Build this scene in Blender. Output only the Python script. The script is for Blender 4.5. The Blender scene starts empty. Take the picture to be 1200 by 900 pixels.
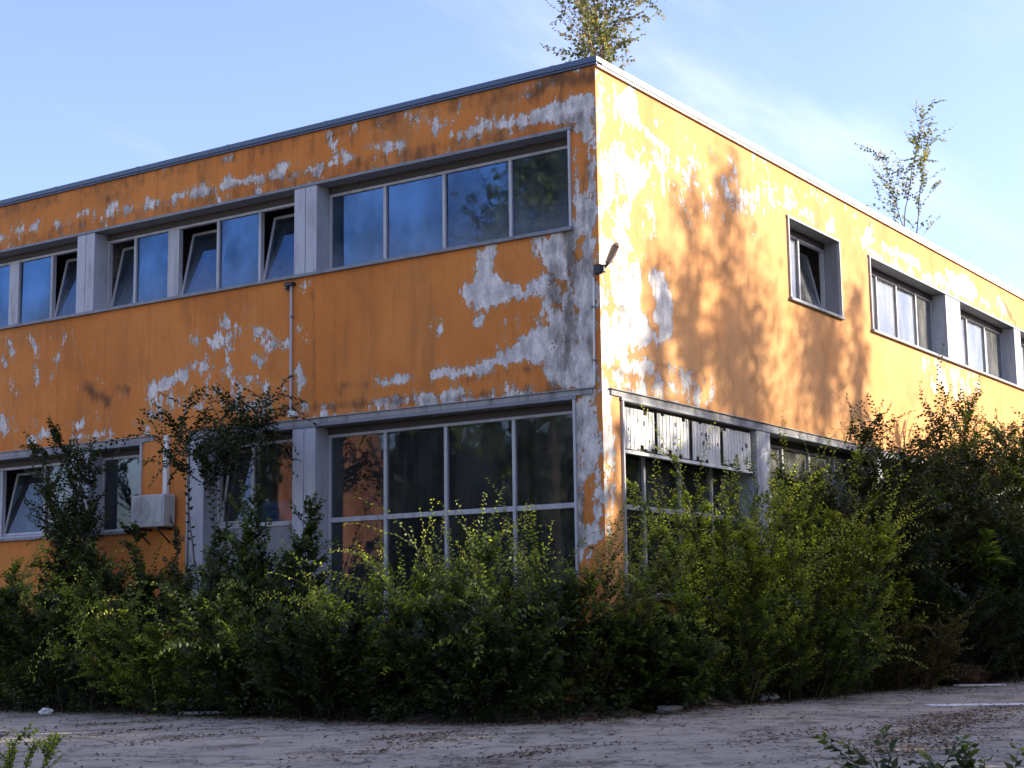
import bpy, math, random, zlib
import numpy as np
from mathutils import Matrix, Vector
R = math.radians
SC = bpy.context.scene
COL = SC.collection
rng = np.random.default_rng(11)

SUN_EL_DEG, SUN_STRENGTH, SKY_STRENGTH, EXPOSURE = 20.0, 4.2, 0.125, 1.5
CAM_ROT = ((0.559292, -0.118185, -0.820502), (-0.828867, -0.095343, -0.551261), (-0.013079, 0.988404, -0.151285))
PEEL_LEFT = [('s',0.1,0.299,[(0.44,6.07),(0.41,5.15),(0.58,4.37)]),('s',0.05,0.2,[(0.28,3.78),(0.23,2.89),(0.25,2.02)]),('s',-0.07,0.359,[(1.93,6.06),(1.25,4.79)]),('s',-0.09,0.598,[(6.92,5.16),(5.52,5.01)]),('s',-0.06,0.138,[(12.1,7.74),(5.55,7.79),(1.77,7.75)]),('s',-0.08,0.205,[(11.9,4.14),(8.58,4.17)]),('s',-0.06,0.152,[(5.26,4.03),(0.33,3.99)]),('s',-0.1,0.875,[(11.1,5.6),(9.38,4.58)]),('s',9,0.045,[(11.73,5.93),(11.63,5.8)]),('s',9,0.029,[(10.65,5.26),(10.6,5.08)]),('s',9,0.04,[(7.02,5.46),(6.89,5.37)]),('s',9,0.04,[(7.43,5.08),(7.29,5.11)]),('s',9,0.04,[(6.72,5.69),(6.61,5.6)]),('s',9,0.039,[(6.07,5.07),(5.93,4.95)]),('s',9,0.04,[(6.59,4.91),(6.47,4.95)]),('p',9,0.0,[(1.71,7.81),(1.48,7.96),(1.17,7.93),(0.99,7.98),(0.64,7.99),(0.01,8.01),(0.02,7.49),(0.12,7.53),(0.78,7.78),(1.34,7.74)]),('p',9,0.0,[(0.3,7.63),(0.01,7.63),(0.09,3.88),(0.28,3.98),(0.24,5.81),(0.36,6.27)]),('p',9,0.0,[(1.02,6.12),(0.61,6.12),(0.39,6.07),(0.06,6.13),(0.11,3.97),(0.28,3.98),(0.65,4.2),(0.85,4.5),(1.39,4.48),(1.95,4.4),(2.41,4.41),(2.64,4.49),(2.38,4.53),(1.95,4.58),(1.5,4.7),(1.22,4.87),(0.84,5.0),(0.91,5.3),(1.1,5.54),(0.8,5.64)]),('p',9,0.0,[(1.93,6.2),(1.65,6.17),(1.62,5.99),(1.69,5.78),(1.49,5.63),(1.07,5.42),(1.21,5.34),(1.52,5.39),(1.77,5.28),(2.16,5.41),(2.18,5.61),(2.04,5.71),(1.95,5.99)]),('s',9,0.061,[(3.7,4.47),(3.15,4.48)]),('s',9,0.073,[(3.64,4.17),(3.12,4.15),(2.75,4.14),(2.17,4.19)]),('s',9,0.048,[(2.7,4.48),(2.53,4.5)]),('s',9,0.036,[(2.82,5.16),(2.64,5.21),(2.61,5.12)]),('s',9,0.035,[(1.89,5.16),(1.86,5.19)]),('s',9,0.065,[(4.57,7.86),(4.43,7.94),(4.05,7.82)]),('s',9,0.053,[(5.29,7.79),(4.79,7.81)]),('s',9,0.04,[(4.66,8.45),(4.57,8.15)]),('s',9,0.051,[(3.54,7.89),(3.17,7.89)]),('s',9,0.05,[(2.68,8.12),(2.65,7.95)]),('s',9,0.062,[(2.38,7.87),(2.2,7.86)]),('s',9,0.049,[(2.09,7.85),(1.88,7.87)]),('s',9,0.054,[(5.55,7.9),(5.42,8.04)]),('s',9,0.055,[(6.52,7.86),(6.08,7.86),(5.55,7.83)]),('s',9,0.055,[(6.76,7.86),(6.67,7.92)]),('s',9,0.056,[(7.82,7.85),(7.44,7.84),(6.98,7.84)]),('s',9,0.043,[(8.46,7.82),(8.21,7.84)]),('s',9,0.043,[(9.1,7.85),(8.86,7.84)]),('s',9,0.044,[(9.34,7.88),(9.18,7.98)]),('s',9,0.059,[(10.05,7.92),(9.88,7.98)]),('s',9,0.06,[(10.6,7.83),(10.38,7.84)]),('s',9,0.045,[(11.21,7.89),(11.04,8.01)]),('s',9,0.077,[(11.83,7.9),(11.52,7.94)]),('s',9,0.061,[(12.1,7.81),(12.01,7.86)]),('s',9,0.043,[(8.07,8.41),(8.01,8.41)]),('s',9,0.042,[(6.9,8.31),(6.62,8.31)]),('s',9,0.037,[(2.2,8.52),(2.12,8.54)]),('s',9,0.037,[(1.69,8.41),(1.47,8.41)]),('s',9,0.047,[(0.28,8.39),(0.23,8.36)]),('s',9,0.044,[(11.2,5.96),(11.06,5.77),(11.03,5.59)]),('s',9,0.029,[(11.03,5.47),(11.01,5.21)]),('s',9,0.029,[(10.36,5.91),(10.49,5.56)]),('s',-0.05,0.295,[(7.11,5.44),(6.57,5.54),(6.3,5.55)]),('s',0.0,0.107,[(7.11,5.42),(6.48,5.51)]),('s',0.02,0.118,[(5.95,5.42),(5.69,5.26)]),('s',9,0.052,[(5.52,5.23),(5.42,5.2)]),('s',-0.03,0.187,[(7.1,5.04),(6.81,5.04)]),('s',9,0.109,[(8.25,4.78),(7.99,4.86),(7.56,4.95)]),('s',-0.02,0.272,[(8.11,4.6),(7.74,4.77),(5.68,4.45)]),('s',9,0.038,[(5.18,4.79),(5.11,4.65),(5.18,4.46)]),('s',9,0.038,[(5.06,4.28),(5.01,4.25)]),('s',9,0.026,[(5.16,6.06),(4.99,6.08)]),('s',9,0.037,[(4.68,4.1),(4.67,4.04)]),('s',9,0.06,[(11.94,5.66),(11.87,5.56)]),('s',9,0.059,[(11.88,4.65),(11.8,4.42)]),('s',9,0.057,[(10.82,4.29),(10.48,4.3)]),('s',9,0.042,[(9.94,4.37),(9.86,4.39)]),('s',9,0.042,[(9.52,4.42),(9.46,4.44)]),('s',9,0.058,[(11.2,4.2),(11.03,4.22)]),('s',-0.02,0.159,[(0.58,4.71),(0.2,4.0)]),('s',0.0,0.071,[(2.83,4.0),(0.2,4.02)]),('s',0.0,0.099,[(10.08,4.07),(9.27,4.11)]),('s',9,0.068,[(8.39,4.15),(8.32,4.01)]),('s',9,0.089,[(0.26,3.78),(0.25,3.11)]),('s',-0.02,0.11,[(0.3,2.9),(0.25,2.02)]),('s',-0.06,0.373,[(11.98,5.69),(11.4,3.02)]),('s',-0.07,0.521,[(4.05,8.68),(0.77,8.38)])]
KEPT_LEFT = [('p',9,0.0,[(0.33,7.57),(0.12,7.3),(0.18,6.96),(0.27,6.57),(0.34,6.81)]),('s',9,0.058,[(0.23,6.79),(0.18,6.55)]),('s',9,0.046,[(0.34,6.0),(0.34,5.83)]),('s',9,0.046,[(0.69,5.53),(0.54,5.39)]),('s',-0.06,0.184,[(0.63,5.52),(0.51,4.71)]),('s',9,0.076,[(0.24,2.35),(0.23,2.89)])]
STAIN_LEFT = [('s',0.03,0.155,[(12.13,8.34),(5.21,8.37),(0.0,8.31)]),('s',0.05,0.185,[(0.75,5.89),(0.53,4.25)]),('s',0.04,0.105,[(0.14,7.42),(0.2,4.0)]),('s',0.06,0.078,[(0.36,3.79),(0.37,2.02)]),('s',0.03,0.268,[(1.33,8.43),(0.09,8.41)]),('s',9,0.168,[(0.98,8.18),(0.64,8.33),(0.1,8.21)]),('s',9,0.081,[(0.39,6.01),(0.32,5.48),(0.41,4.92)]),('s',9,0.047,[(2.17,4.35),(1.39,4.39),(0.72,4.41)]),('s',9,0.05,[(4.6,4.5),(3.89,4.47)]),('s',9,0.039,[(4.91,6.09),(4.88,4.44)]),('s',9,0.047,[(1.89,4.04),(0.32,4.23)]),('s',9,0.049,[(1.76,8.4),(1.74,7.87)]),('s',9,0.039,[(3.78,8.49),(3.76,8.04)]),('s',9,0.038,[(3.42,8.44),(3.39,8.09)]),('s',9,0.039,[(4.18,8.44),(4.15,8.04)]),('s',9,0.053,[(4.96,8.06),(4.88,8.31)]),('s',9,0.055,[(6.21,8.42),(6.17,7.94)]),('s',9,0.041,[(5.79,8.41),(5.76,8.0)]),('s',9,0.07,[(7.36,8.35),(7.2,7.98)]),('s',9,0.088,[(9.41,8.06),(9.11,8.16)]),('s',9,0.057,[(8.31,8.17),(8.24,8.37)]),('s',9,0.142,[(9.8,4.97),(9.29,4.71)]),('s',9,0.097,[(9.03,4.89),(8.8,4.84)]),('s',9,0.062,[(4.44,4.46),(4.41,4.37)]),('s',9,0.077,[(5.51,4.24),(0.2,4.05)]),('s',0.05,0.16,[(5.55,7.7),(0.02,7.63)]),('s',0.03,0.153,[(12.09,7.63),(5.55,7.74)]),('s',9,0.14,[(0.67,6.58),(0.41,6.07),(0.52,4.37)]),('s',9,0.048,[(0.57,8.22),(0.56,7.92)])]
PEEL_RIGHT = [('s',-0.05,0.313,[(0.48,7.63),(1.9,7.38),(3.18,6.9)]),('s',-0.08,0.725,[(0.91,7.14),(1.25,4.59)]),('s',-0.09,0.526,[(2.96,7.63),(5.96,7.62)]),('s',-0.06,0.228,[(9.67,7.6),(18.48,7.67)]),('s',-0.07,0.227,[(0.53,3.93),(3.8,3.91)]),('s',0.04,0.101,[(0.02,4.2),(0.06,2.23)]),('p',9,0.0,[(0.54,8.11),(1.02,8.33),(1.15,8.03),(1.62,7.81),(1.97,7.71),(1.66,7.67),(1.06,7.79),(0.53,7.74)]),('p',9,0.0,[(0.29,7.41),(0.7,7.48),(1.29,7.54),(1.52,7.35),(1.34,7.06),(1.02,6.87),(0.84,6.53),(0.77,6.16),(1.04,5.98),(1.12,5.63),(1.05,5.27),(1.4,5.09),(1.31,4.84),(0.79,4.62),(0.38,4.42),(-0.07,4.25),(0.06,7.17)]),('p',9,0.0,[(1.32,5.81),(1.76,5.92),(1.9,5.65),(2.03,5.28),(1.91,4.94),(1.45,4.77),(1.32,5.02),(1.53,5.35),(1.4,5.56)]),('s',9,0.065,[(2.42,7.5),(2.57,7.43)]),('s',9,0.038,[(1.78,7.47),(1.82,6.99)]),('s',9,0.039,[(2.17,7.69),(2.83,7.73)]),('s',-0.02,0.176,[(1.66,7.57),(4.38,7.55)]),('s',9,0.055,[(4.44,7.57),(4.5,7.51)]),('s',-0.01,0.164,[(4.07,7.35),(6.33,7.98)]),('s',9,0.102,[(0.37,4.25),(0.9,4.43),(1.37,4.49)]),('s',-0.0,0.183,[(0.54,4.16),(1.97,4.39),(3.01,4.33)]),('s',9,0.068,[(0.31,4.04),(1.22,4.03),(2.2,3.99),(3.25,3.95)]),('s',9,0.056,[(0.14,4.0),(0.2,3.33),(0.16,2.45)]),('s',-0.03,0.133,[(0.04,3.76),(0.03,2.44)]),('s',0.0,0.096,[(0.12,8.25),(0.13,7.43)]),('s',9,0.113,[(9.36,7.78),(9.73,8.09)]),('s',9,0.049,[(9.71,7.93),(10.12,7.88)]),('s',9,0.083,[(10.34,7.89),(12.15,7.93)]),('s',0.0,0.13,[(9.67,7.6),(13.85,7.68)]),('p',9,0.0,[(13.82,8.12),(15.28,8.2),(16.09,7.97),(15.48,7.73),(14.11,7.69)]),('s',9,0.09,[(13.26,7.84),(13.77,7.84)]),('s',9,0.077,[(16.06,7.83),(16.65,7.81)]),('s',9,0.1,[(17.3,8.07),(17.75,7.86)]),('s',9,0.14,[(13.07,5.96),(13.52,5.62)]),('s',9,0.107,[(13.98,5.94),(14.01,5.5)]),('s',-0.02,0.429,[(12.57,5.93),(15.15,5.9)]),('s',9,0.058,[(5.71,7.76),(6.14,7.77)]),('s',0.0,0.09,[(6.66,7.76),(7.92,7.8)]),('s',9,0.048,[(8.88,7.77),(9.0,7.76)]),('s',-0.04,0.362,[(0.49,7.88),(1.36,6.64)]),('s',-0.06,0.509,[(1.93,7.88),(8.96,8.41)])]
KEPT_RIGHT = [('s',9,0.06,[(1.33,5.07),(1.57,5.04)]),('s',9,0.048,[(0.98,6.06),(1.04,5.98)]),('s',-0.02,0.355,[(0.34,7.01),(0.62,5.9)]),('s',0.0,0.095,[(0.13,7.43),(1.53,7.41)]),('s',-0.02,0.161,[(0.11,5.46),(0.67,4.51)]),('s',9,0.057,[(0.66,4.26),(1.48,4.31)])]
STAIN_RIGHT = [('s',9,0.066,[(9.75,8.23),(9.81,8.03)]),('s',9,0.036,[(1.37,4.55),(3.29,4.51)]),('s',9,0.079,[(0.26,4.35),(0.55,4.27)]),('s',0.04,0.09,[(0.31,4.02),(3.53,3.94)]),('s',9,0.034,[(0.48,4.2),(0.49,3.92)]),('s',9,0.105,[(0.59,5.19),(0.85,4.89)]),('s',9,0.12,[(17.66,8.04),(18.48,7.67)])]


# ------------------------------------------------------------------ materials
def mat(name):
    m = bpy.data.materials.new(name); m.use_nodes = True
    nt = m.node_tree; nt.nodes.clear()
    return m, nt
def N(nt, typ, **kw):
    n = nt.nodes.new(typ)
    for k, v in kw.items():
        if k.startswith('i_'): n.inputs[k[2:].replace('_', ' ')].default_value = v
        else: setattr(n, k, v)
    return n
def lk(nt, a, b): nt.links.new(a, b)
def math_n(nt, op, a, b=None, c=None, clamp=False):
    n = nt.nodes.new('ShaderNodeMath'); n.operation = op; n.use_clamp = clamp
    for i, v in enumerate((a, b, c)):
        if v is None: continue
        if isinstance(v, (int, float)): n.inputs[i].default_value = v
        else: nt.links.new(v, n.inputs[i])
    return n.outputs[0]
def mixc(nt, f, a, b, blend='MIX'):
    n = nt.nodes.new('ShaderNodeMix'); n.data_type = 'RGBA'; n.blend_type = blend
    for s, v in ((n.inputs[0], f), (n.inputs[6], a), (n.inputs[7], b)):
        if isinstance(v, (int, float)): s.default_value = v
        elif isinstance(v, tuple): s.default_value = (*v, 1) if len(v) == 3 else v
        else: nt.links.new(v, s)
    return n.outputs[2]
def noise(nt, vec, scale, detail=4, rough=.55, dist=0.0):
    n = nt.nodes.new('ShaderNodeTexNoise'); n.inputs['Scale'].default_value = scale
    n.inputs['Detail'].default_value = detail; n.inputs['Roughness'].default_value = rough
    n.inputs['Distortion'].default_value = dist
    nt.links.new(vec, n.inputs['Vector']); return n.outputs['Fac']
def mapping(nt, vec, scale=(1, 1, 1), loc=(0, 0, 0)):
    n = nt.nodes.new('ShaderNodeMapping'); n.inputs['Scale'].default_value = scale; n.inputs['Location'].default_value = loc
    nt.links.new(vec, n.inputs['Vector']); return n.outputs[0]
def smooth(nt, v, lo, hi, t0=0.0, t1=1.0):
    n = nt.nodes.new('ShaderNodeMapRange'); n.interpolation_type = 'SMOOTHSTEP'
    n.inputs[1].default_value = lo; n.inputs[2].default_value = hi; n.inputs[3].default_value = t0; n.inputs[4].default_value = t1
    nt.links.new(v, n.inputs[0]); return n.outputs[0]
def attr(nt, name):
    n = nt.nodes.new('ShaderNodeAttribute'); n.attribute_name = name; return n.outputs['Fac']
def finish(nt, bsdf):
    o = nt.nodes.new('ShaderNodeOutputMaterial'); nt.links.new(bsdf, o.inputs[0])
def principled(nt, col, rough=.8, metal=0.0, bump=None, bstr=.3, bdist=.01, spec=.5):
    p = nt.nodes.new('ShaderNodeBsdfPrincipled')
    if isinstance(col, tuple): p.inputs['Base Color'].default_value = (*col, 1)
    else: nt.links.new(col, p.inputs['Base Color'])
    if isinstance(rough, (int, float)): p.inputs['Roughness'].default_value = rough
    else: nt.links.new(rough, p.inputs['Roughness'])
    p.inputs['Metallic'].default_value = metal
    p.inputs['Specular IOR Level'].default_value = spec
    if bump is not None:
        b = nt.nodes.new('ShaderNodeBump'); b.inputs['Strength'].default_value = bstr; b.inputs['Distance'].default_value = bdist
        nt.links.new(bump, b.inputs['Height']); nt.links.new(b.outputs[0], p.inputs['Normal'])
    return p.outputs[0]
def objco(nt): return nt.nodes.new('ShaderNodeTexCoord').outputs['Object']
def geoco(nt): return nt.nodes.new('ShaderNodeNewGeometry').outputs['Position']

def wall_mat(name, paint, faded, plaster, concrete, dirt=1.0):
    m, nt = mat(name); co = objco(nt)
    n1 = noise(nt, co, 2.6, 9, .68, .4); n2 = noise(nt, mapping(nt, co, (9, 9, 3.2)), 1.0, 6, .7)
    n3 = noise(nt, co, 21, 4, .6)
    s = math_n(nt, 'ADD', attr(nt, 'peel'), math_n(nt, 'MULTIPLY', math_n(nt, 'SUBTRACT', n1, .5), .50))
    s = math_n(nt, 'ADD', s, math_n(nt, 'MULTIPLY', math_n(nt, 'SUBTRACT', n2, .5), .42))
    s = math_n(nt, 'ADD', s, math_n(nt, 'MULTIPLY', math_n(nt, 'SUBTRACT', n3, .5), .17))
    mask = smooth(nt, s, -.006, .006)
    rim = math_n(nt, 'SUBTRACT', smooth(nt, s, -.05, -.005), mask, clamp=True)
    # paint with its weathering
    big = noise(nt, co, .55, 5, .6); strk = noise(nt, mapping(nt, co, (7, 7, .35)), 1.0, 5, .65)
    strk2 = noise(nt, mapping(nt, co, (26, 26, .8)), 1.0, 4, .6); fine = noise(nt, co, 34, 5, .7)
    pc = mixc(nt, smooth(nt, big, .36, .66), paint, faded)
    pc = mixc(nt, smooth(nt, strk, .47, .72, 0, .5 * dirt), pc, (.30, .105, .03))
    pc = mixc(nt, smooth(nt, strk2, .52, .75, 0, .34 * dirt), pc, (.24, .09, .03))
    pc = mixc(nt, smooth(nt, noise(nt, mapping(nt, co, (.8, .8, .5), (5, 2, 1)), 1.0, 8, .72, .8), .46, .68, 0, .38), pc, (.26, .13, .055))
    pc = mixc(nt, smooth(nt, fine, .3, .7, 0, .3), pc, mixc(nt, 1.0, pc, (.72, .66, .6), 'MULTIPLY'))
    pc = mixc(nt, smooth(nt, noise(nt, mapping(nt, co, (1.1, 1.1, .7)), 1.0, 7, .7, .5), .5, .7, 0, .42 * dirt), pc, (.20, .10, .045))
    pc = mixc(nt, math_n(nt, 'MULTIPLY', rim, .35), pc, (.62, .36, .16))
    # plaster and concrete below
    pn = noise(nt, mapping(nt, co, (4, 4, 2.2)), 1.3, 8, .72)
    pl = mixc(nt, smooth(nt, pn, .38, .62), concrete, plaster)
    pl = mixc(nt, smooth(nt, noise(nt, mapping(nt, co, (9, 9, 1.4)), 1.2, 6, .7), .54, .72, 0, .7), pl, (.13, .12, .11))
    pl = mixc(nt, smooth(nt, n3, .35, .7, 0, .3), pl, (.28, .26, .24))
    c = mixc(nt, mask, pc, pl)
    # soot and moss
    st = math_n(nt, 'ADD', attr(nt, 'stain'), math_n(nt, 'MULTIPLY', math_n(nt, 'SUBTRACT', noise(nt, mapping(nt, co, (5, 5, 2.0)), 1.0, 8, .7), .5), .5))
    c = mixc(nt, smooth(nt, st, -.03, .16, 0, .78), c, (.062, .045, .03))
    h = math_n(nt, 'ADD', math_n(nt, 'MULTIPLY', mask, -1.0), math_n(nt, 'MULTIPLY', fine, .35))
    finish(nt, principled(nt, c, .92, bump=h, bstr=.9, bdist=.012, spec=.25)); return m

def metal_mat(name, col, rough=.5, dirt=.5, dirtcol=(.10, .09, .085), metal=0.0):
    m, nt = mat(name); co = geoco(nt)
    a = noise(nt, mapping(nt, co, (6, 6, 1.2)), 1.0, 6, .65); b = noise(nt, co, 40, 4, .6)
    c = mixc(nt, smooth(nt, a, .45, .75, 0, dirt), col, dirtcol)
    c = mixc(nt, smooth(nt, b, .4, .75, 0, dirt * .5), c, dirtcol)
    finish(nt, principled(nt, c, math_n(nt, 'ADD', math_n(nt, 'MULTIPLY', a, .3), rough - .12), metal, bump=b, bstr=.12, bdist=.004)); return m

def glass_mat(name, refl=.16, dust=.10, tint=(.50, .54, .56), dustcol=(.42, .43, .43), gtint=(.86, .93, 1), sill=None):
    m, nt = mat(name); co = geoco(nt)
    tr = N(nt, 'ShaderNodeBsdfTransparent', i_Color=(*tint, 1))
    df = N(nt, 'ShaderNodeBsdfDiffuse', i_Color=(*dustcol, 1))
    tl = N(nt, 'ShaderNodeBsdfTranslucent', i_Color=(*dustcol, 1))
    d2 = nt.nodes.new('ShaderNodeMixShader'); d2.inputs[0].default_value = .35; lk(nt, df.outputs[0], d2.inputs[1]); lk(nt, tl.outputs[0], d2.inputs[2])
    a = noise(nt, mapping(nt, co, (2.2, 2.2, 1.1)), 1.0, 6, .6); b = noise(nt, mapping(nt, co, (14, 14, .8)), 1.0, 4, .6)
    f = smooth(nt, math_n(nt, 'ADD', math_n(nt, 'MULTIPLY', a, .65), math_n(nt, 'MULTIPLY', b, .35)), .34, .68, dust * .35, dust * 1.7)
    grime = None
    if sill:      # dirt gathers on the glass above the sill
        spz = nt.nodes.new('ShaderNodeSeparateXYZ'); lk(nt, co, spz.inputs[0])
        zz = math_n(nt, 'ADD', spz.outputs[2], math_n(nt, 'MULTIPLY', math_n(nt, 'SUBTRACT', noise(nt, mapping(nt, co, (3, 3, .6)), 1.0, 5, .6), .5), .9))
        grime = smooth(nt, zz, sill, sill + .75, .55, .0); f = math_n(nt, 'ADD', f, grime, clamp=True)
    m1 = nt.nodes.new('ShaderNodeMixShader'); lk(nt, f, m1.inputs[0]); lk(nt, tr.outputs[0], m1.inputs[1]); lk(nt, d2.outputs[0], m1.inputs[2])
    gl = N(nt, 'ShaderNodeBsdfGlossy', i_Color=(*gtint, 1)); lk(nt, math_n(nt, 'MULTIPLY', a, .06), gl.inputs['Roughness'])
    bm = N(nt, 'ShaderNodeBump', i_Strength=.09, i_Distance=.03); lk(nt, noise(nt, co, 1.7, 2, .5), bm.inputs['Height']); lk(nt, bm.outputs[0], gl.inputs['Normal'])
    fr = N(nt, 'ShaderNodeLayerWeight', i_Blend=.5)
    ff = math_n(nt, 'ADD', math_n(nt, 'MULTIPLY', math_n(nt, 'POWER', fr.outputs['Facing'], 4.0), .8), math_n(nt, 'MULTIPLY', smooth(nt, noise(nt, mapping(nt, co, (1.0, 1.0, .8)), .9, 4, .6), .32, .66, .5, 1.35), refl), clamp=True)
    if grime is not None: ff = math_n(nt, 'MULTIPLY', ff, math_n(nt, 'SUBTRACT', 1.0, math_n(nt, 'MULTIPLY', grime, .7)))
    m2 = nt.nodes.new('ShaderNodeMixShader'); lk(nt, ff, m2.inputs[0]); lk(nt, m1.outputs[0], m2.inputs[1]); lk(nt, gl.outputs[0], m2.inputs[2])
    finish(nt, m2.outputs[0]); return m

def leaf_mat(name, stops, trans=.35, rough=.5):
    m, nt = mat(name)
    rmp = nt.nodes.new('ShaderNodeValToRGB'); e = rmp.color_ramp.elements
    while len(e) < len(stops): e.new(.5)
    for k, (p, c) in enumerate(stops): e[k].position = p; e[k].color = (*c, 1)
    lk(nt, attr(nt, 'tint'), rmp.inputs[0])
    p = principled(nt, rmp.outputs[0], rough, spec=.35)
    t = nt.nodes.new('ShaderNodeBsdfTranslucent'); lk(nt, mixc(nt, 1.0, rmp.outputs[0], (1.25, 1.35, .7), 'MULTIPLY'), t.inputs[0])
    mx = nt.nodes.new('ShaderNodeMixShader'); mx.inputs[0].default_value = trans
    lk(nt, p, mx.inputs[1]); lk(nt, t.outputs[0], mx.inputs[2]); finish(nt, mx.outputs[0]); return m

def plain_mat(name, col, rough=.8, var=.35, scale=9, spec=.4):
    m, nt = mat(name); co = geoco(nt); a = noise(nt, co, scale, 6, .65)
    c = mixc(nt, smooth(nt, a, .3, .7), tuple(x * (1 - var) for x in col), tuple(min(1, x * (1 + var * .6)) for x in col))
    finish(nt, principled(nt, c, rough, bump=a, bstr=.3, bdist=.01, spec=spec)); return m

M_WALLL = wall_mat('ochre_plaster_shade_tone', (.60, .202, .044), (.69, .250, .060), (.82, .75, .69), (.46, .43, .40), .62)  # shaded copy of the ochre paint: the shade is put into its darker colour
M_WALLR = wall_mat('ochre_plaster_sun_tone', (.76, .355, .125), (.82, .42, .165), (.80, .77, .72), (.56, .54, .50), .3)  # lit copy of the same paint: sunlight is put into its lighter, yellower colour
M_REVEAL = metal_mat('grey_reveal_lining', (.25, .25, .265), .6, .5, (.09, .08, .07))
M_TRIM = metal_mat('grey_window_metal', (.20, .21, .235), .5, .6)
M_PILLAR = metal_mat('pale_anodised_cladding', (.43, .44, .48), .55, .6, (.19, .17, .16))
M_FRAME = metal_mat('aluminium_frame', (.44, .44, .46), .5, .6, (.17, .14, .12))
M_COPE = metal_mat('slate_blue_flashing', (.06, .095, .16), .45, .4, (.10, .11, .13))
M_COPE2 = metal_mat('sunlit_flashing', (.55, .54, .53), .5, .4, (.3, .2, .14))  # same dark flashing on the sunny side, with the sun's brightness put in its colour
M_BOX = metal_mat('dark_shutter_box', (.045, .037, .033), .6, .5, (.10, .08, .06))
M_LINTEL = metal_mat('weathered_lintel', (.33, .32, .315), .8, .85, (.10, .09, .085))
M_GLASS = glass_mat('dusty_glass', .05, .06, gtint=(.9, .95, 1))
M_GLASSU = glass_mat('blue_reflective_glass', .115, .15, gtint=(.30, .58, 1.0), dustcol=(.22, .26, .31), sill=6.2)
M_GLASSD = glass_mat('dirty_glass', .06, .30, dustcol=(.6, .58, .54))
M_INT = plain_mat('interior_plaster', (.34, .33, .31)); M_ROOFM = plain_mat('roof_felt', (.12, .12, .12))
M_FASCIA = metal_mat('ribbed_fascia_white', (.80, .78, .72), .6, .4, (.30, .26, .2))
M_WHITE = metal_mat('old_white_plastic', (.70, .70, .67), .5, .35, (.3, .28, .24))
M_CASE = metal_mat('grimy_casing', (.46, .46, .45), .6, .6, (.2, .19, .17)); M_DARK = plain_mat('dark_metal', (.03, .03, .032), .5); M_TAN = metal_mat('tan_lamp_body', (.36, .22, .13), .6, .6, (.12, .06, .035))
M_BLUE = plain_mat('blue_plastic', (.03, .34, .95), .4, .1)
M_BARK = plain_mat('bark', (.10, .078, .055), .9, .5, 14); M_STEM = plain_mat('green_brown_stem', (.075, .068, .035), .8, .4, 20)
M_RED = plain_mat('reddish_stem', (.20, .10, .06), .8, .4, 20)
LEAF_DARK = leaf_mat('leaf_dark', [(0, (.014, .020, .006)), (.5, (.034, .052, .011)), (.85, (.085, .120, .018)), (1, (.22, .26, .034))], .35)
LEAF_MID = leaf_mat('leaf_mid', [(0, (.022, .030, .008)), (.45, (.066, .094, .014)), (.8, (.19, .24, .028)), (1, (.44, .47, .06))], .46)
LEAF_LIME = leaf_mat('leaf_lime', [(0, (.030, .042, .008)), (.4, (.125, .165, .018)), (.75, (.28, .335, .034)), (1, (.54, .56, .07))], .5)
LEAF_OLIVE = leaf_mat('leaf_olive', [(0, (.030, .032, .010)), (.5, (.085, .080, .020)), (1, (.20, .16, .04))], .35)
LEAF_ROOF = leaf_mat('leaf_roof', [(0, (.075, .085, .035)), (.5, (.15, .16, .055)), (.8, (.27, .23, .08)), (1, (.36, .22, .09))], .42)
LEAF_DRY = leaf_mat('leaf_dry', [(0, (.045, .030, .018)), (.5, (.12, .072, .035)), (.85, (.22, .13, .06)), (1, (.30, .22, .12))], .1, .8)
LEAF_GOLD = leaf_mat('leaf_gold', [(0, (.05, .055, .014)), (.5, (.14, .12, .025)), (1, (.42, .25, .04))], .4)

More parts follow.
